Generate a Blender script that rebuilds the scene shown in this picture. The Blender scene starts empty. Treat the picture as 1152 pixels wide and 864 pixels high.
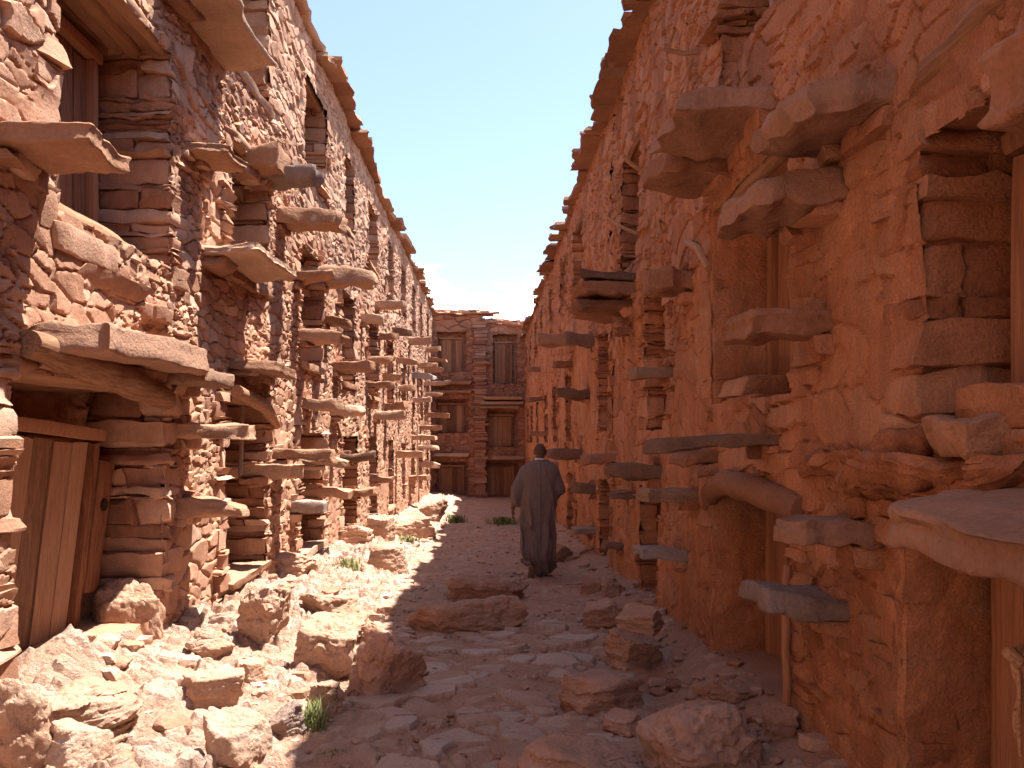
import bpy, bmesh, math, random
import numpy as np
C = bpy.context.scene
COL = C.collection
random.seed(7)
RNG = np.random.default_rng(11)
F = 900.0; VPU, VPV = 550.0, 490.0; CAMZ = 1.6
XL, XR, YE = -2.4, 1.55, 34.0          # left wall plane, right wall plane, end wall

# ------------------------------------------------------------------ noise
def hsh(a, b, c=0, seed=0):
    a = np.asarray(a).astype(np.int64); b = np.asarray(b).astype(np.int64); c = np.asarray(c).astype(np.int64)
    h = (a*374761393 + b*668265263 + c*2147483647 + seed*1274126177 + 12345) & 0xFFFFFFFF
    h = ((h ^ (h >> 13)) * 1274126177) & 0xFFFFFFFF
    h = ((h ^ (h >> 16)) * 2246822519) & 0xFFFFFFFF
    h = h ^ (h >> 15)
    return (h & 0xFFFFFF) / float(0x1000000)
def vnoise(x, y, z=0.0, seed=0):
    x, y, z = np.broadcast_arrays(np.asarray(x, float), np.asarray(y, float), np.asarray(z, float))
    xi, yi, zi = np.floor(x), np.floor(y), np.floor(z)
    fx, fy, fz = x-xi, y-yi, z-zi
    u, v, w = fx*fx*(3-2*fx), fy*fy*(3-2*fy), fz*fz*(3-2*fz)
    r = 0
    for i in (0, 1):
        for j in (0, 1):
            for k in (0, 1):
                wt = (u if i else 1-u)*(v if j else 1-v)*(w if k else 1-w)
                r = r + wt*hsh(xi+i, yi+j, zi+k, seed)
    return r*2-1
def fbm(x, y, z=0.0, oct=3, seed=0):
    s, a, t = 0, 1.0, 0
    for o in range(oct):
        s = s + a*vnoise(np.asarray(x)*2**o, np.asarray(y)*2**o, np.asarray(z)*2**o, seed+o*17); t += a; a *= .5
    return s/t
def sst(a, b, x):
    t = np.clip((x-a)/(b-a), 0, 1); return t*t*(3-2*t)
def rubble(Y, Z, sw, sh, seed, p=3.0, jit=.8):
    """irregular stone pattern: edge distance, stone id (random), local offset"""
    Y = Y + fbm(Y*3.1, Z*3.1, 0, 2, seed+5)*sw*.35; Z = Z + fbm(Y*2.3, Z*2.3, 7, 2, seed+9)*sh*.5
    q = Z/sh; r = np.floor(q)
    F1 = np.full(Y.shape, 9.0); F2 = np.full(Y.shape, 9.0)
    ID = np.zeros(Y.shape); DX = np.zeros(Y.shape); DZ = np.zeros(Y.shape)
    for dj in (-2, -1, 0, 1, 2):
        row = r+dj
        off = hsh(row, 3, 1, seed)
        rs = .7+.8*hsh(row, 5, 2, seed)            # each course its own stone length
        s = Y/(sw*rs)+off; c = np.floor(s)
        for di in (-1, 0, 1):
            cc = c+di
            jx = (hsh(cc, row, 1, seed)-.5)*jit; jz = (hsh(cc, row, 2, seed)-.5)*jit
            size = hsh(cc, row, 3, seed)*.28
            ax = (s-cc-.5-jx)*rs; az = (q-row-.5-jz)
            d = (np.abs(ax)**p+np.abs(az)**p)**(1/p)-size
            new = d < F1
            F2 = np.where(new, F1, np.minimum(F2, d))
            ID = np.where(new, hsh(cc, row, 4, seed), ID)
            DX = np.where(new, ax, DX); DZ = np.where(new, az, DZ)
            F1 = np.where(new, d, F1)
    return F2-F1, ID, DX, DZ

# ------------------------------------------------------------------ mesh batch
class MB:
    def __init__(s): s.v = []; s.q = []; s.t = []; s.a = []; s.m = []; s.n = 0
    def add(s, v, q=None, t=None, tint=.5, mud=0.0):
        v = np.asarray(v, float).reshape(-1, 3)
        if q is not None and len(q): s.q.append(np.asarray(q, np.int64)+s.n)
        if t is not None and len(t): s.t.append(np.asarray(t, np.int64)+s.n)
        s.v.append(v); s.a.append(np.broadcast_to(np.asarray(tint, float).ravel(), (len(v),)) if np.size(tint) > 1 else np.full(len(v), float(tint)))
        s.m.append(np.broadcast_to(np.asarray(mud, float).ravel(), (len(v),)) if np.size(mud) > 1 else np.full(len(v), float(mud)))
        s.n += len(v)
    def build(s, name, mat, parent=None, smooth=True, origin=None, sharp=42):
        v = np.concatenate(s.v)
        q = np.concatenate(s.q) if s.q else np.zeros((0, 4), np.int64)
        t = np.concatenate(s.t) if s.t else np.zeros((0, 3), np.int64)
        c = np.array(origin) if origin is not None else np.array([(v[:, 0].min()+v[:, 0].max())/2, (v[:, 1].min()+v[:, 1].max())/2, v[:, 2].min()])
        me = bpy.data.meshes.new(name)
        me.vertices.add(len(v)); me.vertices.foreach_set('co', (v-c).astype(np.float32).ravel())
        nl = len(q)*4+len(t)*3
        me.loops.add(nl); me.polygons.add(len(q)+len(t))
        me.loops.foreach_set('vertex_index', np.concatenate([q.ravel(), t.ravel()]).astype(np.int32))
        ls = np.concatenate([np.arange(len(q))*4, len(q)*4+np.arange(len(t))*3]).astype(np.int32)
        me.polygons.foreach_set('loop_start', ls)
        me.polygons.foreach_set('use_smooth', np.full(len(ls), smooth))
        me.update(calc_edges=True)
        at = me.attributes.new('tint', 'FLOAT', 'POINT'); at.data.foreach_set('value', np.concatenate(s.a).astype(np.float32))
        at = me.attributes.new('mud', 'FLOAT', 'POINT'); at.data.foreach_set('value', np.concatenate(s.m).astype(np.float32))
        me.materials.append(mat); me.validate()
        if sharp: me.set_sharp_from_angle(angle=math.radians(sharp))
        o = bpy.data.objects.new(name, me); COL.objects.link(o)
        pw = np.zeros(3)
        if parent is not None:
            o.parent = parent; pw = np.array(parent['_w'])
        o.location = c-pw; o['_w'] = [float(x) for x in c]
        return o
def root(name, loc, label, cat, group=None):
    o = bpy.data.objects.new(name, None); COL.objects.link(o); o.location = loc; o['_w'] = [float(x) for x in loc]
    o.empty_display_size = .2
    return tag(o, label, cat, group)
def tag(o, label, cat, group=None):
    o['label'] = label; o['category'] = cat
    if group: o['group'] = group
    return o
def grid_quads(nr, nc):
    i = np.arange(nr-1)[:, None]*nc+np.arange(nc-1)[None, :]
    return np.stack([i, i+1, i+nc+1, i+nc], -1).reshape(-1, 4)

# ---- blocks: a subdivided box, rounded and roughened ------------------------
_BOX = {}
def box_tpl(nx, ny, nz):
    k = (nx, ny, nz)
    if k in _BOX: return _BOX[k]
    idx = {}; V = []; Q = []
    def vid(a, b, c):
        if (a, b, c) not in idx: idx[(a, b, c)] = len(V); V.append((2*a/nx-1, 2*b/ny-1, 2*c/nz-1))
        return idx[(a, b, c)]
    for a in range(nx):
        for b in range(ny):
            Q.append((vid(a, b, 0), vid(a, b+1, 0), vid(a+1, b+1, 0), vid(a+1, b, 0)))
            Q.append((vid(a, b, nz), vid(a+1, b, nz), vid(a+1, b+1, nz), vid(a, b+1, nz)))
    for a in range(nx):
        for c in range(nz):
            Q.append((vid(a, 0, c), vid(a+1, 0, c), vid(a+1, 0, c+1), vid(a, 0, c+1)))
            Q.append((vid(a, ny, c), vid(a, ny, c+1), vid(a+1, ny, c+1), vid(a+1, ny, c)))
    for b in range(ny):
        for c in range(nz):
            Q.append((vid(0, b, c), vid(0, b, c+1), vid(0, b+1, c+1), vid(0, b+1, c)))
            Q.append((vid(nx, b, c), vid(nx, b+1, c), vid(nx, b+1, c+1), vid(nx, b, c+1)))
    _BOX[k] = (np.array(V, float), np.array(Q)); return _BOX[k]
def block(mb, x0, x1, y0, y1, z0, z1, seg=(5, 5, 3), rough=.012, rnd=.16, skew=.08, tint=None, mud=0.0, tip=None, freq=9.0, strata=0.0, bend=0.0, outline=0.0):
    P, Q = box_tpl(*seg)
    P = np.sin(P*math.pi/2)*.75+P*.25 if min(seg) > 1 else P.copy()
    size = np.array([x1-x0, y1-y0, z1-z0]); c = np.array([x0+x1, y0+y1, z0+z1])/2
    m = size.min()
    # round the corners by a radius of rnd*smallest side
    W = P*size/2
    r = rnd*m
    core = np.clip(W, -(size/2-r), size/2-r)
    d = W-core; L = np.linalg.norm(d, axis=1, keepdims=True)
    W = np.where(L > 1e-9, core+d/np.maximum(L, 1e-9)*np.minimum(L, r), W)
    s = random.random()*100
    if skew:
        k = np.array([[random.uniform(-1, 1) for _ in range(4)] for _ in range(3)])*skew
        u, v, w = P[:, 0], P[:, 1], P[:, 2]
        W[:, 0] += size[0]*.5*(k[0, 0]*v+k[0, 1]*w+k[0, 2]*v*u)*min(1, size[1]/size[0]*1.5)
        W[:, 1] += size[1]*.5*(k[1, 0]*u+k[1, 1]*w+k[1, 2]*u*v)
        W[:, 2] += size[2]*.5*(k[2, 0]*u+k[2, 1]*v+k[2, 2]*u*w)
    if tip:                                             # slab: plan outline narrows and breaks off at one end of x
        sx, amt = tip
        e = np.clip(P[:, 0]*sx, 0, 1)
        kn = [random.uniform(-1, .25)*amt for _ in range(6)]; kn[1] = kn[2] = 0      # broken, angular outline
        k0 = np.interp(P[:, 0]*sx, [-1, -.2, .15, .5, .8, 1], [0, 0, random.uniform(-.3, .2)*amt, random.uniform(-.5, .2)*amt, random.uniform(-.8, .1)*amt, random.uniform(-1, -.2)*amt])
        k1 = np.interp(P[:, 0]*sx, [-1, -.2, .1, .45, .75, 1], [0, 0, random.uniform(-.3, .2)*amt, random.uniform(-.5, .2)*amt, random.uniform(-.8, .1)*amt, random.uniform(-1, -.2)*amt])
        W[:, 1] += size[1]*.5*P[:, 1]*np.where(P[:, 1] > 0, k0, k1)
        W[:, 0] += sx*size[0]*np.clip(P[:, 0]*sx, 0, 1)*np.interp(P[:, 1], [-1, -.5, -.1, .3, .7, 1], [random.uniform(-.1, .0) for _ in range(6)])
        W[:, 2] += np.interp(P[:, 0]*sx, [-1, 0, .4, 1], [0, 0, random.uniform(-.1, .1)*size[2], random.uniform(-.3, .2)*size[2]])*(P[:, 2] > 0)
        W[:, 2] += random.uniform(-.05, .05)*size[0]*e
        kz = np.linspace(-1, 1, 9)
        W[:, 2] += np.where(P[:, 2] > 0, np.interp(P[:, 0]+.3*P[:, 1], kz, [random.uniform(-.12, .1) for _ in kz]), np.interp(P[:, 0]-.3*P[:, 1], kz, [random.uniform(-.12, .2) for _ in kz]))*size[2]*np.abs(P[:, 2])
    if outline:
        W[:, 0] += np.clip(np.abs(P[:, 0])*2-1, 0, 1)*np.sign(P[:, 0])*np.interp(P[:, 1], np.linspace(-1, 1, 8), [random.uniform(-1, .6) for _ in range(8)])*outline*.7
        W[:, 1] += np.clip(np.abs(P[:, 1])*2-1, 0, 1)*np.sign(P[:, 1])*np.interp(P[:, 0], np.linspace(-1, 1, 8), [random.uniform(-1, .6) for _ in range(8)])*outline*.7
    if bend: W[:, 2] += bend*np.clip(P[:, 0], -1, 1)**2
    X = W+c
    n1 = fbm(X[:, 0]*freq+s, X[:, 1]*freq, X[:, 2]*freq, 3, 1)
    n2 = fbm(X[:, 0]*freq, X[:, 1]*freq+s, X[:, 2]*freq, 3, 2)
    n3 = fbm(X[:, 0]*freq, X[:, 1]*freq, X[:, 2]*freq+s, 3, 4)
    X = X+np.stack([n1, n2, n3], 1)*rough
    if strata:                                          # split layers of a slate edge
        lay = np.floor((X[:, 2]-z0)/max(m/4, .012)+s)
        off = (hsh(lay, int(s*7), 3)-.5)*strata
        edge = np.clip(np.maximum(np.abs(P[:, 0]), np.abs(P[:, 1]))*4-3, 0, 1)
        X[:, 0] += off*np.sign(P[:, 0])*edge*(np.abs(P[:, 0]) > .9); X[:, 1] += off*np.sign(P[:, 1])*edge*(np.abs(P[:, 1]) > .9)
    mb.add(X, Q, tint=random.random() if tint is None else tint, mud=mud)
# ---- angular rocks ---------------------------------------------------------
_ICO = {}
def ico(n):
    if n not in _ICO:
        b = bmesh.new(); bmesh.ops.create_icosphere(b, subdivisions=n, radius=1); b.verts.ensure_lookup_table()
        _ICO[n] = (np.array([v.co[:] for v in b.verts]), np.array([[v.index for v in f.verts] for f in b.faces])); b.free()
    return _ICO[n]
def rock_pts(n, seed, planes=14, soft=18, noise=.06, freq=2.0, flat=None):
    D, T = ico(n); r_ = np.random.default_rng(seed)
    ax = np.array([[1, 0, 0], [-1, 0, 0], [0, 1, 0], [0, -1, 0], [0, 0, 1], [0, 0, -1]])+r_.normal(size=(6, 3))*.22   # bedding and joint faces
    N = np.concatenate([ax[[4]], ax[:4], ax[[5]], r_.normal(size=(max(3, planes-6), 3))]); N /= np.linalg.norm(N, axis=1, keepdims=True)
    d = np.concatenate([r_.uniform(.55, .8, 6), r_.uniform(.72, 1.0, len(N)-6)])
    if flat: d[0] = flat*.8
    dots = D@N.T
    rr = d[None, :]/np.maximum(dots, 1e-3)
    rr = np.where(dots > .02, rr, 9)
    rr = np.minimum(rr, 1.25)
    r = -np.log(np.exp(-soft*rr).sum(1)+np.exp(-soft*1.15))/soft
    P = D*r[:, None]
    s = seed*1.37 % 50
    nn = fbm(P[:, 0]*freq*1.5+s, P[:, 1]*freq*1.5, P[:, 2]*freq*2.4, 5, seed % 97)
    rid = 1-np.abs(fbm(P[:, 0]*freq*1.7, P[:, 1]*freq*1.7+s, P[:, 2]*freq*2.6, 3, seed % 89+3))*2
    P = P*(1+noise*nn-noise*.35*np.clip(rid-.6, 0, 1)*2)[:, None]
    lay = np.floor(P[:, 2]*6+fbm(P[:, 0]*2, P[:, 1]*2, s, 2, 5)*1.2); 
    P[:, :2] *= (1+(hsh(lay, seed, 2)-.5)*noise*1.1)[:, None]
    P = rotz(P, r_.uniform(-.7, .7))
    return P, T
def rotz(P, a):
    c, s = math.cos(a), math.sin(a); Q = P.copy(); Q[:, 0] = c*P[:, 0]-s*P[:, 1]; Q[:, 1] = s*P[:, 0]+c*P[:, 1]; return Q
# ---- tubes (logs, pegs, ropes) ----------------------------------------------
def tube(mb, pts, rad, nseg=10, nl=14, rough=.006, tint=None, freq=8.0, flat=1.0):
    pts = np.asarray(pts, float); t = np.linspace(0, 1, len(pts)); tt = np.linspace(0, 1, nl)
    # smooth path
    Pth = np.stack([np.interp(tt, t, pts[:, k]) for k in range(3)], 1)
    for _ in range(2): Pth[1:-1] = (Pth[:-2]+2*Pth[1:-1]+Pth[2:])/4
    rads = np.interp(tt, np.linspace(0, 1, len(np.atleast_1d(rad))), np.atleast_1d(rad))
    tan = np.gradient(Pth, axis=0); tan /= np.linalg.norm(tan, axis=1, keepdims=True)
    up = np.array([0, 0, 1.0]) if abs(tan[0, 2]) < .9 else np.array([0, 1.0, 0])
    a = np.cross(tan, up); a /= np.linalg.norm(a, axis=1, keepdims=True); b = np.cross(a, tan)
    th = np.linspace(0, 2*math.pi, nseg, endpoint=False)
    s = random.random()*50
    V = Pth[:, None, :]+rads[:, None, None]*(a[:, None, :]*np.cos(th)[None, :, None]+flat*b[:, None, :]*np.sin(th)[None, :, None])
    V = V.reshape(-1, 3)
    nn = np.stack([fbm(V[:, 0]*freq+s, V[:, 1]*freq, V[:, 2]*freq, 2, k) for k in range(3)], 1)
    V = V+nn*rough
    Q = []
    for i in range(nl-1):
        for j in range(nseg):
            k = (j+1) % nseg; Q.append((i*nseg+j, i*nseg+k, (i+1)*nseg+k, (i+1)*nseg+j))
    V = np.vstack([V, Pth[0], Pth[-1]]); n = len(V)
    T = [(n-2, (j+1) % nseg, j) for j in range(nseg)]+[(n-1, (nl-1)*nseg+j, (nl-1)*nseg+(j+1) % nseg) for j in range(nseg)]
    mb.add(V, Q, T, tint=random.random() if tint is None else tint)

# ------------------------------------------------------------------ materials
def nd(nt, t, **kw):
    n = nt.nodes.new(t)
    for k, v in kw.items(): setattr(n, k, v)
    return n
def ramp(nt, stops):
    r = nd(nt, 'ShaderNodeValToRGB'); e = r.color_ramp.elements
    while len(e) < len(stops): e.new(.5)
    for i, (p, c) in enumerate(stops): e[i].position = p; e[i].color = (*c, 1)
    return r
def stone_mat(name, stops, mudcol, mud2=None, streak=.0, bump=.9, fine=85.0, rough=.92, stain=(.75, 1.15), mudmix=1.0, stretch=None, speck=.5):
    m = bpy.data.materials.new(name); m.use_nodes = True; nt = m.node_tree; L = nt.links.new
    b = nt.nodes['Principled BSDF']; b.inputs['Roughness'].default_value = rough; b.inputs['Specular IOR Level'].default_value = .15
    g = nd(nt, 'ShaderNodeNewGeometry'); at = nd(nt, 'ShaderNodeAttribute', attribute_name='tint'); mu = nd(nt, 'ShaderNodeAttribute', attribute_name='mud')
    pos = g.outputs['Position']
    if stretch:
        mp = nd(nt, 'ShaderNodeMapping'); mp.inputs['Scale'].default_value = stretch; L(pos, mp.inputs['Vector']); pos = mp.outputs['Vector']
    r = ramp(nt, stops)
    n0 = nd(nt, 'ShaderNodeTexNoise'); n0.inputs['Scale'].default_value = 14; n0.inputs['Detail'].default_value = 5; L(pos, n0.inputs['Vector'])
    ad = nd(nt, 'ShaderNodeMath', operation='MULTIPLY_ADD'); L(n0.outputs['Fac'], ad.inputs[0]); ad.inputs[1].default_value = .55; ad.inputs[2].default_value = -.28
    ad2 = nd(nt, 'ShaderNodeMath', operation='ADD'); L(at.outputs['Fac'], ad2.inputs[0]); L(ad.outputs[0], ad2.inputs[1]); L(ad2.outputs[0], r.inputs['Fac'])
    mx = nd(nt, 'ShaderNodeMix', data_type='RGBA'); mx.inputs['B'].default_value = (*mudcol, 1)
    if mud2:                                            # patches of older and newer plaster
        np_ = nd(nt, 'ShaderNodeTexNoise'); np_.inputs['Scale'].default_value = 1.9; np_.inputs['Detail'].default_value = 7; np_.inputs['Roughness'].default_value = .62; np_.inputs['Distortion'].default_value = .5; L(g.outputs['Position'], np_.inputs['Vector'])
        pr = nd(nt, 'ShaderNodeMapRange'); L(np_.outputs['Fac'], pr.inputs['Value']); pr.inputs['From Min'].default_value = .47; pr.inputs['From Max'].default_value = .56
        mp2 = nd(nt, 'ShaderNodeMix', data_type='RGBA'); L(pr.outputs[0], mp2.inputs['Factor']); mp2.inputs['A'].default_value = (*mudcol, 1); mp2.inputs['B'].default_value = (*mud2, 1); L(mp2.outputs['Result'], mx.inputs['B'])
    n4 = nd(nt, 'ShaderNodeTexNoise'); n4.inputs['Scale'].default_value = 5; n4.inputs['Detail'].default_value = 6; L(g.outputs['Position'], n4.inputs['Vector'])
    mm = nd(nt, 'ShaderNodeMath', operation='MULTIPLY'); L(mu.outputs['Fac'], mm.inputs[0])
    mr = nd(nt, 'ShaderNodeMapRange'); L(n4.outputs['Fac'], mr.inputs['Value']); mr.inputs['From Min'].default_value = .3; mr.inputs['From Max'].default_value = .62; mr.inputs['To Min'].default_value = .45; mr.inputs['To Max'].default_value = 1
    L(mr.outputs[0], mm.inputs[1]); L(mm.outputs[0], mx.inputs['Factor']); L(r.outputs['Color'], mx.inputs['A'])
    # broad weathering + fine mottling
    n1 = nd(nt, 'ShaderNodeTexNoise'); n1.inputs['Scale'].default_value = 1.3; n1.inputs['Detail'].default_value = 7; n1.inputs['Roughness'].default_value = .65; L(g.outputs['Position'], n1.inputs['Vector'])
    mr1 = nd(nt, 'ShaderNodeMapRange'); L(n1.outputs['Fac'], mr1.inputs['Value']); mr1.inputs['From Min'].default_value = .3; mr1.inputs['From Max'].default_value = .7; mr1.inputs['To Min'].default_value = stain[0]; mr1.inputs['To Max'].default_value = stain[1]
    n2 = nd(nt, 'ShaderNodeTexNoise'); n2.inputs['Scale'].default_value = fine; n2.inputs['Detail'].default_value = 8; n2.inputs['Roughness'].default_value = .7; L(pos, n2.inputs['Vector'])
    mr2 = nd(nt, 'ShaderNodeMapRange'); L(n2.outputs['Fac'], mr2.inputs['Value']); mr2.inputs['From Min'].default_value = .3; mr2.inputs['From Max'].default_value = .7; mr2.inputs['To Min'].default_value = 1-.35*speck; mr2.inputs['To Max'].default_value = 1+.3*speck
    mlt = nd(nt, 'ShaderNodeMath', operation='MULTIPLY'); L(mr1.outputs[0], mlt.inputs[0]); L(mr2.outputs[0], mlt.inputs[1])
    if streak:                                          # run-off streaks down the wall
        ms_ = nd(nt, 'ShaderNodeMapping'); ms_.inputs['Scale'].default_value = (7, 7, .55); L(g.outputs['Position'], ms_.inputs['Vector'])
        ns_ = nd(nt, 'ShaderNodeTexNoise'); ns_.inputs['Scale'].default_value = 1; ns_.inputs['Detail'].default_value = 6; ns_.inputs['Distortion'].default_value = .4; L(ms_.outputs['Vector'], ns_.inputs['Vector'])
        rs_ = nd(nt, 'ShaderNodeMapRange'); L(ns_.outputs['Fac'], rs_.inputs['Value']); rs_.inputs['From Min'].default_value = .35; rs_.inputs['From Max'].default_value = .65; rs_.inputs['To Min'].default_value = 1-streak; rs_.inputs['To Max'].default_value = 1+streak
        m_s = nd(nt, 'ShaderNodeMath', operation='MULTIPLY'); L(mlt.outputs[0], m_s.inputs[0]); L(rs_.outputs[0], m_s.inputs[1]); mlt = m_s
    vm = nd(nt, 'ShaderNodeVectorMath', operation='SCALE'); L(mx.outputs['Result'], vm.inputs[0]); L(mlt.outputs[0], vm.inputs['Scale'])
    L(vm.outputs['Vector'], b.inputs['Base Color'])
    n3 = nd(nt, 'ShaderNodeTexNoise'); n3.inputs['Scale'].default_value = fine*.5; n3.inputs['Detail'].default_value = 9; n3.inputs['Roughness'].default_value = .68; L(pos, n3.inputs['Vector'])
    bp = nd(nt, 'ShaderNodeBump'); bp.inputs['Strength'].default_value = bump; bp.inputs['Distance'].default_value = .03; L(n3.outputs['Fac'], bp.inputs['Height']); L(bp.outputs['Normal'], b.inputs['Normal'])
    return m
def wood_mat(name, cols, axis='Z', bump=.5):
    m = bpy.data.materials.new(name); m.use_nodes = True; nt = m.node_tree; L = nt.links.new
    b = nt.nodes['Principled BSDF']; b.inputs['Roughness'].default_value = .85; b.inputs['Specular IOR Level'].default_value = .2
    g = nd(nt, 'ShaderNodeNewGeometry'); at = nd(nt, 'ShaderNodeAttribute', attribute_name='tint')
    mp = nd(nt, 'ShaderNodeMapping'); mp.inputs['Scale'].default_value = {'Z': (45, 45, 2.2), 'Y': (45, 2.2, 45), 'X': (2.2, 45, 45)}[axis]; L(g.outputs['Position'], mp.inputs['Vector'])
    n = nd(nt, 'ShaderNodeTexNoise'); n.inputs['Scale'].default_value = 1; n.inputs['Detail'].default_value = 8; n.inputs['Roughness'].default_value = .7; n.inputs['Distortion'].default_value = .6; L(mp.outputs['Vector'], n.inputs['Vector'])
    a1 = nd(nt, 'ShaderNodeMath', operation='MULTIPLY_ADD'); L(at.outputs['Fac'], a1.inputs[0]); a1.inputs[1].default_value = .5; a1.inputs[2].default_value = -.25
    a2 = nd(nt, 'ShaderNodeMath', operation='ADD'); L(n.outputs['Fac'], a2.inputs[0]); L(a1.outputs[0], a2.inputs[1])
    r = ramp(nt, cols); L(a2.outputs[0], r.inputs['Fac']); L(r.outputs['Color'], b.inputs['Base Color'])
    bp = nd(nt, 'ShaderNodeBump'); bp.inputs['Strength'].default_value = bump; bp.inputs['Distance'].default_value = .012; L(n.outputs['Fac'], bp.inputs['Height']); L(bp.outputs['Normal'], b.inputs['Normal'])
    return m
def plain_mat(name, col, rough=.8, var=.25, scale=30, bump=.2):
    m = bpy.data.materials.new(name); m.use_nodes = True; nt = m.node_tree; L = nt.links.new
    b = nt.nodes['Principled BSDF']; b.inputs['Roughness'].default_value = rough; b.inputs['Specular IOR Level'].default_value = .2
    g = nd(nt, 'ShaderNodeNewGeometry'); n = nd(nt, 'ShaderNodeTexNoise'); n.inputs['Scale'].default_value = scale; n.inputs['Detail'].default_value = 5; L(g.outputs['Position'], n.inputs['Vector'])
    r = ramp(nt, [(.3, tuple(c*(1-var) for c in col)), (.7, tuple(min(1, c*(1+var)) for c in col))]); L(n.outputs['Fac'], r.inputs['Fac']); L(r.outputs['Color'], b.inputs['Base Color'])
    bp = nd(nt, 'ShaderNodeBump'); bp.inputs['Strength'].default_value = bump; bp.inputs['Distance'].default_value = .01; L(n.outputs['Fac'], bp.inputs['Height']); L(bp.outputs['Normal'], b.inputs['Normal'])
    return m
M = {}
M['left'] = stone_mat('pale_red_stone', [(0, (.26, .118, .072)), (.3, (.37, .19, .118)), (.6, (.45, .25, .162)), (.85, (.53, .325, .225)), (1, (.37, .235, .18))], (.40, .21, .13), bump=.4, streak=.08)
M['right'] = stone_mat('orange_mud_stone', [(0, (.33, .13, .066)), (.35, (.46, .19, .096)), (.7, (.55, .245, .13)), (1, (.51, .27, .165))], (.54, .225, .108), mud2=(.50, .245, .138), streak=.12, bump=1.0, speck=.8)
M['end'] = stone_mat('brown_red_stone', [(0, (.26, .11, .07)), (.4, (.38, .17, .105)), (.8, (.46, .225, .14)), (1, (.42, .25, .18))], (.42, .18, .10))
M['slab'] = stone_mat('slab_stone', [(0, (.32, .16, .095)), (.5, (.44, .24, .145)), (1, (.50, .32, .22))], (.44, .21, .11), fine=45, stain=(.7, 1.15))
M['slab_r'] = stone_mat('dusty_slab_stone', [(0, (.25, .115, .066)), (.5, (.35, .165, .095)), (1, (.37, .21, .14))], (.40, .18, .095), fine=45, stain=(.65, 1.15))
M['grey'] = stone_mat('grey_slate', [(0, (.23, .155, .125)), (.5, (.31, .225, .19)), (1, (.38, .30, .26))], (.34, .22, .16), fine=60)
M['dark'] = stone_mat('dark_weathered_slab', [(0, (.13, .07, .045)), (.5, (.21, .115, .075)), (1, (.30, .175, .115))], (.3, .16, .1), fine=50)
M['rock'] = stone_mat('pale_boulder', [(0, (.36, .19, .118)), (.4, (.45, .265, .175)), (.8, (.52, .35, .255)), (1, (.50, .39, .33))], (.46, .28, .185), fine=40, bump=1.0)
M['rock_r'] = stone_mat('red_or_shaded_boulder', [(0, (.30, .15, .095)), (.5, (.41, .22, .145)), (1, (.47, .30, .225))], (.44, .27, .19), fine=40, bump=1.0)
M['ground'] = stone_mat('dusty_ground', [(0, (.40, .23, .155)), (.4, (.50, .32, .23)), (.8, (.57, .405, .315)), (1, (.53, .42, .355))], (.46, .255, .17), fine=80, bump=1.2, stain=(.85, 1.12))
M['wood'] = wood_mat('weathered_wood', [(.2, (.15, .062, .034)), (.5, (.32, .145, .078)), (.8, (.42, .215, .125))])
M['wood_y'] = wood_mat('old_log', [(.2, (.15, .07, .04)), (.5, (.33, .17, .095)), (.8, (.42, .24, .14))], 'Y')
M['wood_x'] = wood_mat('old_log_across', [(.2, (.15, .07, .04)), (.5, (.33, .17, .095)), (.8, (.42, .24, .14))], 'X')
M['door'] = wood_mat('pale_weathered_door', [(.2, (.19, .10, .062)), (.5, (.39, .22, .14)), (.8, (.50, .31, .21))])
M['greywood'] = wood_mat('grey_wood', [(.2, (.16, .10, .07)), (.5, (.30, .20, .15)), (.8, (.42, .30, .23))])
M['black'] = plain_mat('hole_shade_black', (.03, .018, .012))

# ------------------------------------------------------------------ ground height
def g0(y): return np.interp(y, [-8, 3, 6, 10.2, 16, 25, 34], [0, 0, -.05, -.19, -.42, -.78, -1.0])
def gz(x, y):
    x = np.asarray(x, float); y = np.asarray(y, float)
    z = g0(y)
    near = sst(16, 5, y)
    z = z+sst(-.95, -2.0, x)*(.12+.03*near)+sst(-1.9, -2.6, x)*.04+.26*np.exp(-((x+2.45)/.35)**2-((y-4.6)/.55)**2)      # rubble bank at the foot of the left wall
    z = z+sst(1.0, 1.6, x)*.16
    z = z+.035*fbm(x*.9, y*.6, 0, 3, 3)
    return z
def unproj(u, v, dz=0.0):
    y = 6.0
    for _ in range(12):
        x = (u-VPU)/F*y; z = float(gz(x, y))+dz
        y = max(2.5, min(34, (CAMZ-z)*F/max(v-VPV, 5)))
    return (u-VPU)/F*y, y, z

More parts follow.
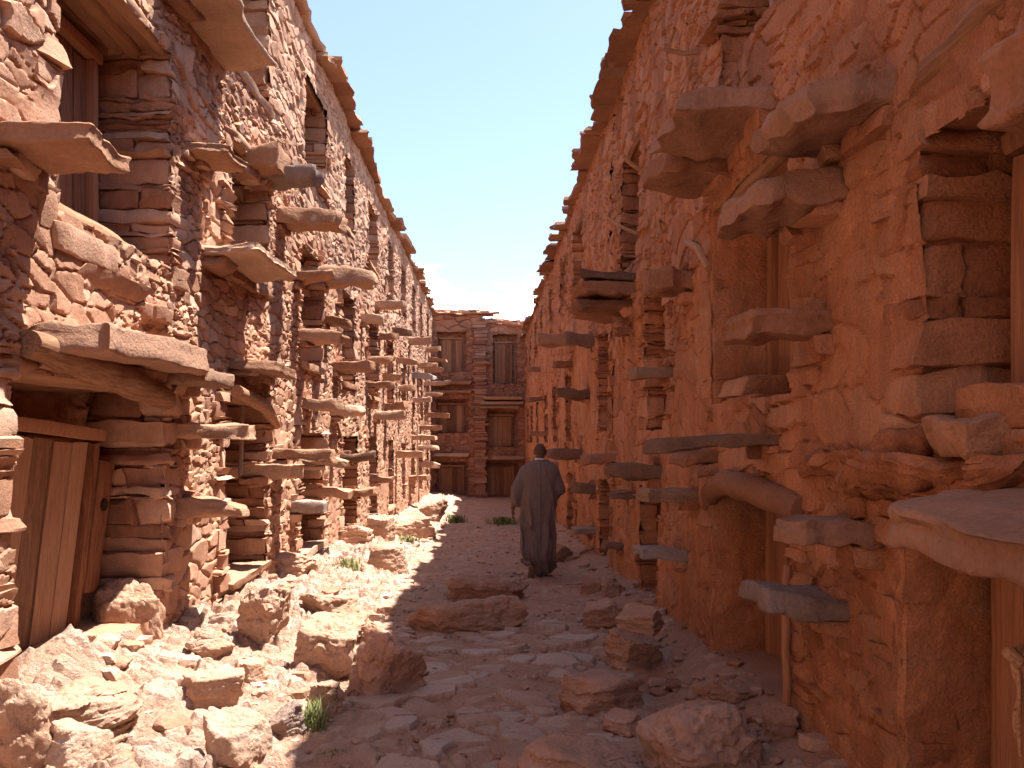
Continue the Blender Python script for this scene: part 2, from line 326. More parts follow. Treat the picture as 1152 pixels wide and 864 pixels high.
# ------------------------------------------------------------------ masonry walls
def yspace(y0, y1, k=.0034, mn=.012):
    ys = [y0]
    while ys[-1] < y1: ys.append(ys[-1]+max(mn, k*max(ys[-1], 0)) if ys[-1] > 2.0 else ys[-1]+.04)
    ys[-1] = y1
    return np.array(ys)
def masonry_face(mb, A, Bz, to_xyz, niches, seed, sw, sh, depth, mudf, tint_shift=0.0, edge=.018, jw=.13):
    """A: coordinates along the wall, Bz: heights; to_xyz(a,z,d) places a point pushed out by d"""
    a, z = np.meshgrid(A, Bz)
    e1, i1, dx1, dz1 = rubble(a, z, sw, sh, seed)
    e2, i2, dx2, dz2 = rubble(a, z, sw*.62, sh*.55, seed+31)
    e3, i3, dx3, dz3 = rubble(a, z, sw*1.5, sh*1.6, seed+57)
    pk = fbm(a*1.1, z*1.6, 0, 2, seed+3)
    s2 = pk > .18; s3 = pk < -.26
    e = np.where(s2, e2, np.where(s3, e3, e1)); idd = np.where(s2, i2, np.where(s3, i3, i1))
    dx = np.where(s2, dx2, np.where(s3, dx3, dx1)); dz = np.where(s2, dz2, np.where(s3, dz3, dz1))
    mud = mudf(a, z)
    s = sst(.0, jw, e)
    rnd2 = (idd*7.31) % 1; rnd3 = (idd*13.7) % 1
    d = depth*s*(.8+.4*rnd2)+depth*.55*(rnd2-.5)*s+(dx*(rnd3-.5)+dz*(((idd*29.3) % 1)-.5))*depth*1.6*s
    d = d+fbm(a*13, z*13, 0, 4, seed+7)*.0055*s
    lump = fbm(a*4, z*4, 3, 4, seed+8)*.018+fbm(a*14, z*12, 3, 3, seed+6)*.009
    d = d*(1-.8*mud)+mud*(depth*.75+lump)
    d = d+fbm(a*.55, z*.5, 0, 3, seed+4)*.06
    tint = np.clip(.12+.76*idd+tint_shift, 0, 1)
    joint = 1-s
    mudv = np.clip(np.maximum(mud*.9, joint*.8), 0, 1)
    V = to_xyz(a, z, d)
    nr, nc = len(Bz), len(A)
    Q = grid_quads(nr, nc)
    ac = (A[:-1]+A[1:])/2; zc = (Bz[:-1]+Bz[1:])/2
    am, zm = np.meshgrid(ac, zc)
    wa = edge*fbm(am*2, zm*9, 0, 3, seed+12); wz = edge*fbm(am*7, zm*2, 5, 3, seed+13)
    keep = np.ones(am.shape, bool)
    for n in niches:
        keep &= ~((am+wa > n[0]) & (am+wa < n[1]) & (zm+wz > n[2]) & (zm+wz < n[3]))
    Q = Q[keep.ravel()]
    used = np.zeros(nr*nc, bool); used[Q.ravel()] = True
    re = np.cumsum(used)-1
    mb.add(V.reshape(-1, 3)[used], re[Q], tint=tint.ravel()[used], mud=mudv.ravel()[used])

class Frame:
    """a wall's own frame: a along the wall, d out of the wall into the alley"""
    def __init__(s, kind): s.k = kind
    def p(s, a, d, z):
        a, d, z = np.broadcast_arrays(np.asarray(a, float), np.asarray(d, float), np.asarray(z, float))
        if s.k == 'L': return np.stack([XL+d, a, z], -1)
        if s.k == 'R': return np.stack([XR-d, a, z], -1)
        return np.stack([a, YE-d, z], -1)
    def box(s, a0, a1, d0, d1, z0, z1):
        P = s.p([a0, a1], [d0, d1], [z0, z1])
        lo, hi = P.min(0), P.max(0)
        return lo[0], hi[0], lo[1], hi[1], lo[2], hi[2]
    def seg(s, na, ndp, nz): return (ndp, na, nz) if s.k in 'LR' else (na, ndp, nz)
def rough_panel(mb, fr, fa, nu, nv, seed, amp=.02, mud=1.0, sw=None, tint=.5):
    """fa(u,v)->(a,d,z); u,v in 0..1"""
    u, v = np.meshgrid(np.linspace(0, 1, nu), np.linspace(0, 1, nv))
    a, d, z = fa(u, v)
    P = fr.p(a, d, z).reshape(-1, 3)
    n = fbm(P[:, 0]*5, P[:, 1]*5, P[:, 2]*5, 4, seed)*amp
    P = P+np.stack([n, n*.8, n*.6], 1)
    mb.add(P, grid_quads(nv, nu), tint=tint, mud=mud)

def jamb(mb, fr, a_edge, sgn, z0, z1, dep, style, seed, lod):
    """stack of stones lining a niche side. sgn=+1: the stones lie at a>=a_edge"""
    st = random.getstate(); random.seed(seed)
    z = z0-.12
    zt = z1+.1
    while z < zt:
        if style == 'thin': t = random.choice([.02, .03, .035, .05, .07, .1, .14, .19])
        elif style == 'thick': t = random.choice([.09, .13, .17, .2])
        else: t = random.choice([.06, .1, .14, .2])
        w = random.uniform(.14, .36)
        m_ = .0 if style != 'mud' else .75
        front = random.uniform(.0, .035)
        split = random.random() < .55
        cuts = [front, -random.uniform(.15, .3), -dep] if split else [front, -dep]
        for k in range(len(cuts)-1):
            off = random.uniform(-.03, .03) if style != 'mud' else random.uniform(-.01, .012)
            lo, hi = (a_edge+off, a_edge+w) if sgn > 0 else (a_edge-w, a_edge-off)
            ww = w if k == 0 else .2
            if sgn > 0: hi = a_edge+ww
            else: lo = a_edge-ww
            sg = fr.seg(6, 9, 4) if lod == 0 else fr.seg(4, 4, 3) if lod == 1 else fr.seg(2, 2, 1)
            block(mb, *fr.box(lo, hi, cuts[k], cuts[k+1]+.006, z+.001, z+t-.002), seg=sg, rough=.03 if lod == 0 else .018, rnd=.08, skew=.11, strata=.02, mud=m_, tint=random.uniform(.05, .9))
        z += t
    random.setstate(st)

def niche_shell(mb, fr, n, dep, seed, lod):
    a0, a1, z0, z1 = n[:4]
    k = {0: 36, 1: 14, 2: 6}[lod]
    e = .05
    # back wall as rubble
    A = np.linspace(a0-.1, a1+.1, k*2); B = np.linspace(z0-.1, z1+.1, k*2)
    masonry_face(mb, A, B, lambda a, z, d: fr.p(a, d-dep-.03, z), [], seed, .24, .13, .03, lambda a, z: .25+.3*fbm(a*2, z*2, 0, 2, seed))
    rough_panel(mb, fr, lambda u, v: (a0-e+u*(a1-a0+2*e), -dep*v-.02, z0-.015+.02*np.sin(v*3)), k, max(4, k//2), seed+1, .03)
    rough_panel(mb, fr, lambda u, v: (a0-e+u*(a1-a0+2*e), -dep*v-.02, z1+.05+0*v), k, max(4, k//2), seed+2, .03)
    for ae, s in ((a0, -1), (a1, 1)):
        rough_panel(mb, fr, lambda u, v: (ae+s*.05+0*u, -dep*u-.03, z0-.1+v*(z1-z0+.2)), max(4, k//2), k, seed+3, .015)

def plank(mb, fr, a0, a1, d0, d1, z0, z1, seg=(2, 1, 5), tint=None, rough=.004):
    block(mb, *fr.box(a0, a1, d0, d1, z0, z1), seg=fr.seg(*seg), rough=rough, rnd=.18, skew=.012, tint=tint, freq=4)
def make_door(fr, parent, a0, a1, z0, z1, d, lod, mat='wood', frame_mat='wood', label=None, thin=False):
    mb = MB(); w = a1-a0; n = max(2, int(round(w/.2)))
    cuts = [a0+w*(i+random.uniform(-.12, .12)*(0 < i < n))/n for i in range(n+1)]
    for i in range(n):
        plank(mb, fr, cuts[i]+.004, cuts[i+1]-.004, d-.04, d+random.uniform(-.006, .006), z0, z1-random.uniform(0, .03), tint=random.random())
    if lod < 2:
        for zz in (z0+.2*(z1-z0), z0+.75*(z1-z0)): plank(mb, fr, a0, a1, d-.07, d-.042, zz, zz+.09)
    o = mb.build('door', M[mat], parent)
    if label: o['label'] = label
    f = MB(); t = .075
    plank(f, fr, a0-t-.01, a0-.008, d-.05, d+.05, z0-.02, z1+.0, tint=random.random(), seg=(2, 2, 8), rough=.01)
    if not thin: plank(f, fr, a1+.008, a1+t+.01, d-.05, d+.05, z0-.02, z1+.0, tint=random.random(), seg=(2, 2, 8), rough=.01)
    plank(f, fr, a0-t-.05, a1+t+.05, d-.05, d+.06, z1+.004, z1+.09, tint=random.random(), seg=(8, 2, 2), rough=.01)
    f.build('door_frame', M[frame_mat], o)
    return o
def make_lintel(fr, parent, a0, a1, z, dep, lod, n=3, r=.055, sag=.02):
    mb = MB()
    for i in range(n):
        d = -.06-(dep-.12)*i/max(1, n-1)
        pts = [fr.p(a0-random.uniform(.12, .3), d, z+r+random.uniform(-.01, .02)), fr.p((a0+a1)/2, d+random.uniform(-.03, .03), z+r-random.uniform(-.02, sag)), fr.p(a1+random.uniform(.12, .3), d, z+r+random.uniform(-.01, .02))]
        tube(mb, pts, [r*random.uniform(.8, 1.15), r*random.uniform(.9, 1.2), r*random.uniform(.75, 1.1)], nseg=10 if lod == 0 else 6, nl=16 if lod == 0 else 6, rough=.012)
    return mb.build('lintel', M['wood_y'] if fr.k in 'LR' else M['wood_x'], parent)

def slab(fr, parent, a0, a1, proj, z0, z1, mat, lod=0, tipn=.3, back=.28, name='step_slab', rough=.014, label=None, skew=.12, out=.05, smooth=True, rnd=.13, tilt=0.0):
    mb = MB()
    if lod < 2 and name == 'step_slab':                 # packing stones that bed the slab in the masonry
        n_ = 3 if lod == 0 else 2
        for q_ in range(n_):
            b0 = a0+(a1-a0)*(q_+random.uniform(-.1, .2))/n_; w_ = (a1-a0)/n_*random.uniform(.7, 1.2); h_ = random.uniform(.04, .1)
            block(WB[fr.k], *fr.box(b0, b0+w_, -.15, random.uniform(.02, .11 if q_ else .16), z0-h_, z0+.006), seg=fr.seg(6, 6, 4) if lod == 0 else fr.seg(3, 3, 2), rough=.02, rnd=.15, skew=.2)
            if random.random() < .6: block(WB[fr.k], *fr.box(b0, b0+w_*.8, -.15, random.uniform(.01, .06), z1-.006, z1+h_*.8), seg=fr.seg(6, 6, 4) if lod == 0 else fr.seg(3, 3, 2), rough=.02, rnd=.15, skew=.2)
    lo = fr.box(a0, a1, -back, proj, z0, z1)
    sg = {0: (26, 20, 6), 1: (12, 8, 4), 2: (7, 4, 2)}[lod]
    if fr.k == 'E': sg = (sg[1], sg[0], sg[2])
    tip = {'L': (1, tipn), 'R': (-1, tipn), 'E': None}[fr.k]
    block(mb, *lo, seg=sg, rough=rough, rnd=rnd, skew=skew*.6, tip=tip, freq=14, strata=.02 if lod == 0 else .012, outline=out*.5)
    if tilt: mb.v[0][:, 2] += tilt*(mb.v[0][:, 0]-(XR if fr.k == 'R' else XL))
    o = mb.build(name, M[mat], parent, smooth=smooth)
    if label: o['label'] = label
    return o

FL, FR, FE = Frame('L'), Frame('R'), Frame('E')
def lodf(y): return 0 if y < 9.5 else 1 if y < 17 else 2

# ================================================================= LEFT GRANARY
TOPL, TOPR = 6.85, 5.75
GL = root('stone_granary', (XL-2.2, 15, -.3), 'long sunlit stone granary on the left with pale rubble wall and many projecting slabs', 'building', 'stone granaries around the alley')
left_cols = [(4.42, 6.0), (7.35, 8.75), (10.3, 11.6), (13.0, 14.3), (15.9, 17.2), (18.8, 20.1), (21.7, 23.0), (24.6, 25.9), (27.5, 28.8), (30.4, 31.7)]
NL = []
for ci, (a0, a1) in enumerate(left_cols):
    dz = float(g0(a0))*.6
    if ci == 0: rows = [(.28, 1.92), (2.86, 4.45), (5.2, 6.4)]
    elif ci == 1: rows = [(.25, 1.95), (3.15, 4.4), (5.1, 6.35)]
    else: rows = [(.2+dz, 1.75+dz+.1*random.random()), (2.65+dz, 4.15+dz+.1*random.random()), (5.2+dz*.7, 6.3)]
    for si, (z0, z1) in enumerate(rows):
        j0, j1 = ((-.38, -.1) if si == 0 else (0, 0)) if ci == 0 else (random.uniform(-.12, .2), random.uniform(-.25, .08))
        NL.append((a0+j0, a1+j1, z0, z1, ci, si))
wl = MB(); WB = {'L': wl}
mudL = lambda a, z: np.clip(.10+.55*fbm(a*.6, z*.7, 2, 3, 77)+.35*sst(1.6, .2, z), 0, .8)
toL = lambda a, z, d: FL.p(a, d-.02, z)
masonry_face(wl, yspace(2.6, 12.0, .0026, .011), np.arange(-.7, TOPL+.02, .0125), toL, NL, 101, .24, .105, .031, mudL)
masonry_face(wl, yspace(12.0, YE+.1, .0034, .03), np.arange(-1.6, TOPL+.02, .024), toL, NL, 101, .24, .105, .031, mudL)
masonry_face(wl, np.arange(-9, 2.62, .05), np.arange(-.7, TOPL+.02, .05), toL, [], 101, .24, .105, .024, mudL)
for n in NL:
    lod = lodf(n[0]); dep = .56
    niche_shell(wl, FL, n, dep, 200+n[4]*7+n[5], lod)
    jamb(wl, FL, n[1], 1, n[2], n[3], dep, 'thin', 300+n[4]*7+n[5], lod)
    jamb(wl, FL, n[0], -1, n[2], n[3], dep, 'thin', 400+n[4]*7+n[5], max(1, lod))
# solid body behind the face, so that the wall has its thickness
block(wl, XL-4.0, XL-.75, -9, YE+3, -1.6, TOPL-.05, seg=(1, 1, 1), rough=0, rnd=.01, skew=0, mud=1)
for n in NL:
    a0, a1, z0, z1, ci, si = n; lod = lodf(a0)
    if ci == 0 and si == 0:
        d = make_door(FL, GL, 4.12, 5.42, .3, 1.62, -.47, 0, mat='door', label='broad plank door with wooden lock board')
        lk = MB(); plank(lk, FL, 5.53, 5.74, -.52, -.42, .55, 1.5, seg=(4, 2, 10), rough=.014); lkb = lk.build('lock_board', M['wood'], d)
        kh = MB(); tube(kh, [FL.p(5.64, -.43, 1.18), FL.p(5.64, -.405, 1.18)], [.045, .045], nseg=12, nl=3, rough=.002); kh.build('keyhole', M['black'], d); d.rotation_euler = (math.radians(-4), math.radians(5), 0)  # keyhole is a solid black disc, the hole's shade put into its colour
    elif ci == 0 and si == 1:
        make_door(FL, GL, 4.6, 5.72, 3.0, 4.3, -.48, 0)
    else:
        w = a1-a0
        make_door(FL, GL, a0+.14, a1-.25, z0+.06, z0+(z1-z0)*.86, -.46, lod, 'greywood' if random.random() < .35 else 'wood')
    make_lintel(FL, GL, a0, a1, z1-.02, .56, lod, n=3 if lod < 2 else 2, r=.065 if ci < 2 else .05)
# sills: a round log and flat stones under the near upper door, plain stones elsewhere
mb = MB(); tube(mb, [FL.p(4.3, -.27, 2.93), FL.p(5.2, -.25, 2.92), FL.p(6.05, -.28, 2.9)], [.1, .115, .1], nseg=14, nl=20, rough=.015); mb.build('sill_log', M['wood_y'], GL)
for (a0, a1, d0, d1, z0, z1) in ((4.35, 5.05, -.3, .06, 2.62, 2.78), (4.7, 5.6, -.35, .04, 2.5, 2.62), (5.1, 5.9, -.3, .0, 2.63, 2.73), (5.55, 5.95, -.1, .08, 2.42, 2.52)):
    mb = MB(); block(mb, *FL.box(a0, a1, d0, d1, z0, z1), seg=(8, 12, 4), rough=.02, rnd=.12, skew=.15, outline=.04); mb.build('sill_stone', M['left'], GL)
for n in NL:
    if n[4] == 0 or n[0] > 20: continue
    mb = MB(); z = n[2]
    block(mb, *FL.box(n[0]-.05, n[1]+.05, -.3, .07, z-.07, z+.012), seg=(5, 10, 3), rough=.018, rnd=.12, skew=.1, outline=.03); mb.build('sill_stone', M['slab'], GL)
mb = MB(); tube(mb, [FL.p(4.1, .03, 2.08), FL.p(4.9, .08, 1.98), FL.p(5.9, .02, 1.86)], [.075, .11, .08], nseg=14, nl=24, rough=.02); mb.build('lintel', M['wood_y'], GL)

def yl(u): return -XL*F/(VPU-u)
def yr(u): return XR*F/(u-VPU)
big_left = [  # a0,a1,proj,z0,z1,mat
    (3.78, 4.28, .52, 2.98, 3.09, 'slab'), (5.75, 7.2, .52, 4.86, 4.93, 'slab'), (6.25, 6.8, .4, 3.83, 3.9, 'slab'),
    (4.22, 5.9, .43, 2.04, 2.2, 'slab_r'), (6.75, 8.05, .5, 3.13, 3.21, 'slab'), (7.5, 8.75, .37, 2.22, 2.31, 'slab'),
    (5.75, 6.45, .40, 1.98, 2.12, 'dark'), (7.95, 8.5, .32, 4.28, 4.5, 'slab')]
for i, b in enumerate(big_left):
    slab(FL, GL, *b, lod=0, tipn=.12 if i != 0 else .08, out=.07 if i in (3, 4, 5) else .035, skew=.06)
pxl = [  # u attached, u tip, v top, thickness px, width m, material
    (290, 363, 186, 14, .4, 'grey'), (308, 390, 232, 18, .45, 'slab'), (329, 377, 304, 10, .35, 'slab'), (356, 427, 298, 18, .5, 'slab'),
    (366, 398, 354, 9, .3, 'slab'), (335, 391, 369, 14, .4, 'slab'), (376, 424, 405, 11, .45, 'slab'), (341, 389, 449, 11, .4, 'slab'), (372, 413, 456, 11, .4, 'slab'),
    (422, 457, 338, 7, .35, 'slab'), (405, 434, 354, 8, .3, 'slab'), (440, 467, 368, 7, .35, 'dark'), (425, 448, 375, 6, .35, 'slab'), (458, 486, 380, 7, .4, 'slab'),
    (412, 443, 400, 7, .35, 'slab'), (445, 473, 402, 6, .35, 'slab'), (430, 454, 420, 7, .35, 'slab'), (415, 446, 429, 7, .35, 'slab'), (448, 470, 433, 6, .4, 'slab'),
    (464, 492, 419, 6, .4, 'grey'), (470, 493, 408, 5, .4, 'slab'), (479, 500, 413, 5, .5, 'slab'), (476, 508, 429, 4, .5, 'slab'), (463, 487, 447, 5, .4, 'slab'), (478, 500, 441, 4, .5, 'slab'),
    (480, 507, 464, 5, .5, 'slab'), (420, 457, 463, 8, .4, 'slab'), (432, 460, 454, 7, .4, 'slab'), (462, 492, 489, 6, .45, 'slab'),
    (305, 380, 505, 12, .5, 'slab'), (350, 395, 514, 10, .4, 'slab'), (390, 424, 511, 9, .4, 'dark'), (444, 477, 507, 7, .4, 'slab'), (470, 496, 519, 6, .5, 'slab'), (470, 495, 501, 5, .5, 'slab'),
    (284, 343, 524, 13, .35, 'slab'), (355, 400, 549, 10, .4, 'slab'), (326, 371, 565, 13, .3, 'grey'), (420, 443, 537, 6, .35, 'slab'), (460, 486, 535, 5, .4, 'slab'), (395, 424, 551, 8, .35, 'slab'),
    (193, 289, 476, 16, .35, 'slab'), (198, 283, 562, 18, .4, 'slab'), (478, 497, 390, 5, .5, 'slab'), (482, 503, 402, 4, .5, 'slab'), (472, 498, 478, 5, .5, 'slab'), (283, 307, 166, 9, .3, 'dark')]
for (ua, ut, v, th, w, mt) in pxl:
    y = yl(ua); z1 = CAMZ-(v-VPV)/F*y; t = max(.06, th*y/F*1.1)
    slab(FL, GL, y, y+w, max(.22, -XL-(VPU-ut)*(y+.6*w)/F), z1-t, z1, mt, lod=lodf(y), tipn=random.uniform(.1, .5), label='grey slate slab' if mt == 'grey' else None)
# thin upright sticks
for (a, d, z0, z1) in ((8.05, -.1, 1.2, 3.2), (24.0, .25, .2, 2.0)):
    mb = MB(); tube(mb, [FL.p(a, d, z0), FL.p(a+.03, d+.02, (z0+z1)/2), FL.p(a, d, z1)], [.022, .02, .018], nseg=7, nl=10, rough=.008); mb.build('prop_stick', M['greywood'], GL)
# bent branch lintels showing under slabs
for (a0, z0, a1, z1) in ((7.3, 2.0, 8.9, 1.72),):
    mb = MB(); tube(mb, [FL.p(a0, .1, z0), FL.p((a0+a1)/2, .12, (z0+z1)/2+.05), FL.p(a1, .04, z1)], [.06, .07, .05], nseg=10, nl=14, rough=.015); mb.build('bracket_branch', M['wood_y'], GL)
wl.build('wall', M['left'], GL, origin=(XL-2.2, 15, -.3))
def eaves(fr, a0, a1, z, over, mat, parent, seed, rise=0.0, thick=.05, step=(.35, .75), zf=None):
    random.seed(seed); mb = MB(); a = a0
    while a < a1:
        w = random.uniform(*step)*(1 if a < 18 else 1.6)*random.choice([.5, .8, 1, 1.4])
        zz = z+random.uniform(-.04, .05)+(zf(a) if zf else 0); o = over+random.uniform(-.14, .12); t = thick*random.uniform(.7, 1.5); lod = 0 if a < 14 else 1
        block(mb, *fr.box(a-.06, a+w+.05, -.6, o, zz, zz+t), seg=fr.seg(6, 6, 2) if lod == 0 else fr.seg(3, 3, 1), rough=.016, rnd=.08, skew=.07, strata=.02, outline=.05)
        for k in range(random.choice([0, 1, 1, 2])):                          # loose flat stones weighing the edge down
            b = a+random.uniform(0, w); ww = random.uniform(.15, .4); h = random.uniform(.03, .08)
            block(mb, *fr.box(b, b+ww, -random.uniform(.2, .5), o-random.uniform(.0, .14), zz+t-.005, zz+t+h), seg=fr.seg(4, 4, 2), rough=.016, rnd=.1, skew=.15, outline=.03)
        a += w
    ob = mb.build('roof_edge', M[mat], parent); random.seed(seed+1); return ob
eaves(FL, 2.4, YE, TOPL-.02, .2, 'slab', GL, 61)
mb = MB(); rough_panel(mb, FL, lambda u, v: (-9+u*(YE+12), -.3-3.7*v, TOPL+.0+.1*v), 90, 12, 5, .06); mb.build('roof', M['ground'], GL)

# ================================================================= RIGHT GRANARY
GR = root('stone_granary', (XR+2.2, 15, -.3), 'shaded orange granary on the right with mud-plastered wall and grey-brown slabs', 'building', 'stone granaries around the alley')
NR = [(1.25, 2.85, 1.62, 2.64, 0, 1), (1.25, 2.97, -.1, 1.27, 0, 0), (1.3, 2.8, 3.6, 4.9, 0, 2),
      (4.05, 5.47, 1.82, 3.12, 1, 1), (4.1, 5.5, -.18, 1.22, 1, 0), (4.0, 5.35, 3.92, 5.2, 1, 2),
      (8.15, 9.25, 3.45, 4.75, 2, 2), (7.0, 7.9, 1.65, 2.95, 2, 1), (7.2, 8.1, -.22, 1.1, 2, 0),
      (13.0, 14.7, 4.2, 5.3, 3, 2), (10.3, 11.3, 1.65, 3.0, 3, 1), (10.2, 11.1, -.4, 1.0, 3, 0)]
for k, (a0, a1) in enumerate(((14.6, 15.6), (17.9, 18.9), (21.0, 22.0), (24.3, 25.4), (27.6, 28.7), (30.6, 31.6))):
    dz = float(g0(a0))*.6
    NR += [(a0, a1, dz, 1.1+dz, 4+k, 0), (a0+.2, a1+.3, 1.6+dz*.5, 2.9+dz*.5, 4+k, 1), (a0+1.4, a1+1.5, 4.25+dz*.2, 5.3, 4+k, 2)]
mudR = lambda a, z: np.clip(.32+.85*fbm(a*.9, z*.8, 2, 4, 177)+.22*sst(3.4, 1.0, z)-.45*sst(2.6, 4.0, z), 0, .78)
wr = MB(); WB['R'] = wr; toR = lambda a, z, d: FR.p(a, d-.02, z)
masonry_face(wr, yspace(2.0, 10.0, .0022, .008), np.arange(-.6, TOPR+.02, .0115), toR, NR, 501, .27, .14, .03, mudR, jw=.075)
masonry_face(wr, yspace(10.0, YE+.1, .0034, .03), np.arange(-1.6, TOPR+.02, .022), toR, NR, 501, .25, .13, .036, mudR, jw=.1)
masonry_face(wr, np.arange(-9, 2.02, .05), np.arange(-.6, TOPR+.02, .05), toR, [(n[0], n[1], n[2], n[3]) for n in NR], 501, .3, .15, .045, mudR)
for n in NR:
    lod = lodf(n[0]); dep = .46 if n[4] else (.6 if n[5] == 0 else .4)
    sty = 'thick' if (n[4] == 0 and n[5] == 1) else 'thin' if n[5] == 2 or n[4] >= 2 else 'mud'
    niche_shell(wr, FR, n, dep, 600+n[4]*7+n[5], lod)
    jamb(wr, FR, n[1], 1, n[2], n[3], dep, sty, 700+n[4]*7+n[5], lod)
    jamb(wr, FR, n[0], -1, n[2], n[3], dep, sty, 800+n[4]*7+n[5], max(1, lod))
    if sty == 'mud':                                                        # plaster skin over the stones
        a1 = n[1]
        rough_panel(wr, FR, lambda u, v: (a1-.012+.03*(u < .04), -(dep+.02)*u+.035, n[2]-.1+v*(n[3]-n[2]+.15)), 60, 120, 31+n[4], .055, mud=.95)
block(wr, XR+.62, XR+4.0, -9, YE+3, -1.6, TOPR-.05, seg=(1, 1, 1), rough=0, rnd=.01, skew=0, mud=1)
for n in NR:
    a0, a1, z0, z1, ci, si = n; lod = lodf(a0); dep = .46 if ci else .4
    if ci == 0:
        if si == 0:
            dd = make_door(FR, GR, 1.35, 2.5, -.05, 1.17, -.40, 0, thin=True)
            p = MB(); plank(p, FR, 2.72, 2.92, -.42, -.27, -.1, 1.25, seg=(5, 4, 14), rough=.012); p.build('door_post', M['wood'], dd)
        else: make_door(FR, GR, 1.4, 2.62, z0+.03, z1-.1, -.26, 0)
        continue
    if ci == 1 and si == 2: make_door(FR, GR, a0+.1, a1-.28, z0+.03, z1-.15, -.30, 0, 'greywood', 'greywood', label='grey weathered plank door')
    elif ci == 1: make_door(FR, GR, a0+.12, a1-.13, z0+.05, z1-.08, -.38, 0)
    else: make_door(FR, GR, a0+.1, a1-.14, z0+.05, z1-.12, -.4, lod)
    make_lintel(FR, GR, a0, a1, z1-.02, dep, lod, n=2, r=.05)
# near lintel beams of the upper right niche, arched branch over the lower one
for (d, z, r) in ((-.03, 2.8, .075), (-.19, 2.84, .07)):
    mb = MB(); tube(mb, [FR.p(1.0, d, z+.55), FR.p(2.2, d-.01, z+.22), FR.p(3.2, d, z-.03)], [r, r*1.05, r*.9], nseg=16, nl=30, rough=.022, tint=.1); mb.build('lintel', M['wood_y'], GR)
mb = MB(); tube(mb, [FR.p(3.9, .02, 1.24), FR.p(4.5, .06, 1.3), FR.p(5.0, .06, 1.31), FR.p(5.4, .04, 1.24), FR.p(5.66, .0, 1.1)], [.07, .085, .085, .07, .05], nseg=14, nl=26, rough=.02)
o = mb.build('arched_lintel', M['slab_r'], GR)
bigr = [(4.25, 5.05, .55, 3.34, 3.47, 'slab_r'), (5.05, 5.6, .5, 3.25, 3.38, 'slab_r'), (3.0, 3.6, .40, 2.84, 2.98, 'slab_r'), (3.42, 4.05, .46, 2.6, 2.75, 'slab_r'), (1.75, 2.1, .27, 2.38, 2.62, 'slab_r')]
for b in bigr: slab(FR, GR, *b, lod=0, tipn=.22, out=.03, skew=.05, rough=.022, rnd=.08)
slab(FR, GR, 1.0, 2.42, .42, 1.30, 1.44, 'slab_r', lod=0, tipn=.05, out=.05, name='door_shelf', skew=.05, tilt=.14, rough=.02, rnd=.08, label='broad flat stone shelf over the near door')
slab(FR, GR, 2.3, 3.75, .15, 1.40, 1.55, 'right', lod=0, tipn=.3, out=.2, name='ledge', skew=.35, rnd=.4, rough=.045)
for n_ in ((2.4, 2.75, -.2, .1, 1.53, 1.66), (2.8, 3.02, -.2, .07, 1.54, 1.63), (2.3, 2.6, -.2, .03, 1.64, 1.75)):
    mb = MB(); block(mb, *FR.box(*n_), seg=(10, 12, 6), rough=.03, rnd=.2, skew=.2, outline=.03); mb.build('ledge_stone', M['right'], GR)
pxr = [  # u attached, u tip, v top, thick px, width, mat
    (784, 722, 301, 26, .32, 'slab_r'), (717, 650, 305, 10, .55, 'dark'), (717, 645, 316, 14, .6, 'slab_r'), (714, 640, 335, 10, .6, 'slab_r'), (708, 640, 347, 9, .55, 'slab_r'),
    (671, 632, 374, 14, .4, 'dark'), (648, 602, 376, 13, .5, 'slab_r'), (713, 688, 368, 8, .3, 'slab_r'), (646, 622, 406, 7, .35, 'slab_r'), (662, 622, 438, 11, .35, 'dark'), (759, 704, 412, 12, .3, 'dark'),
    (880, 722, 489, 13, .3, 'dark'), (810, 756, 506, 18, .35, 'slab_r'), (745, 680, 523, 18, .35, 'dark'), (718, 682, 554, 9, .3, 'dark'), (787, 718, 552, 14, .32, 'dark'), (670, 643, 594, 7, .35, 'grey'),
    (704, 680, 614, 6, .3, 'dark'), (774, 709, 620, 13, .28, 'grey'), (671, 640, 545, 11, .35, 'dark'), (617, 594, 485, 6, .5, 'slab_r'), (656, 612, 506, 11, .45, 'dark'), (695, 652, 511, 10, .4, 'slab_r'), (640, 610, 505, 9, .5, 'slab_r'),
    (938, 820, 346, 30, .28, 'slab_r'), (612, 592, 446, 5, .5, 'slab_r'), (610, 590, 412, 5, .5, 'slab_r'), (628, 606, 520, 6, .5, 'slab_r'), (630, 603, 540, 6, .5, 'dark'), (996, 866, 588, 30, .34, 'slab_r'), (620, 598, 560, 6, .5, 'slab_r')]
for (ua, ut, v, th, w, mt) in pxr:
    y = yr(ua); z1 = CAMZ-(v-VPV)/F*y; t = max(.055, th*y/F)
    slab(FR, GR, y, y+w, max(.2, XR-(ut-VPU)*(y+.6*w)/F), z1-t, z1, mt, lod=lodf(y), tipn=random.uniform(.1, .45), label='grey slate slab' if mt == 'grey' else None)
slab(FR, GR, 3.44, 3.86, .37, .785, .885, 'grey', lod=0, tipn=.3, out=.01, label='pale grey slab with a rounded end', skew=.03, rnd=.3)
for n_ in ((4.6, 5.3, -.3, .02, 1.74, 1.84), (4.9, 5.4, -.35, -.02, 1.84, 1.97)):
    mb = MB(); block(mb, *FR.box(*n_), seg=(8, 12, 5), rough=.02, rnd=.12, skew=.12, outline=.03); mb.build('sill_stone', M['right'], GR)
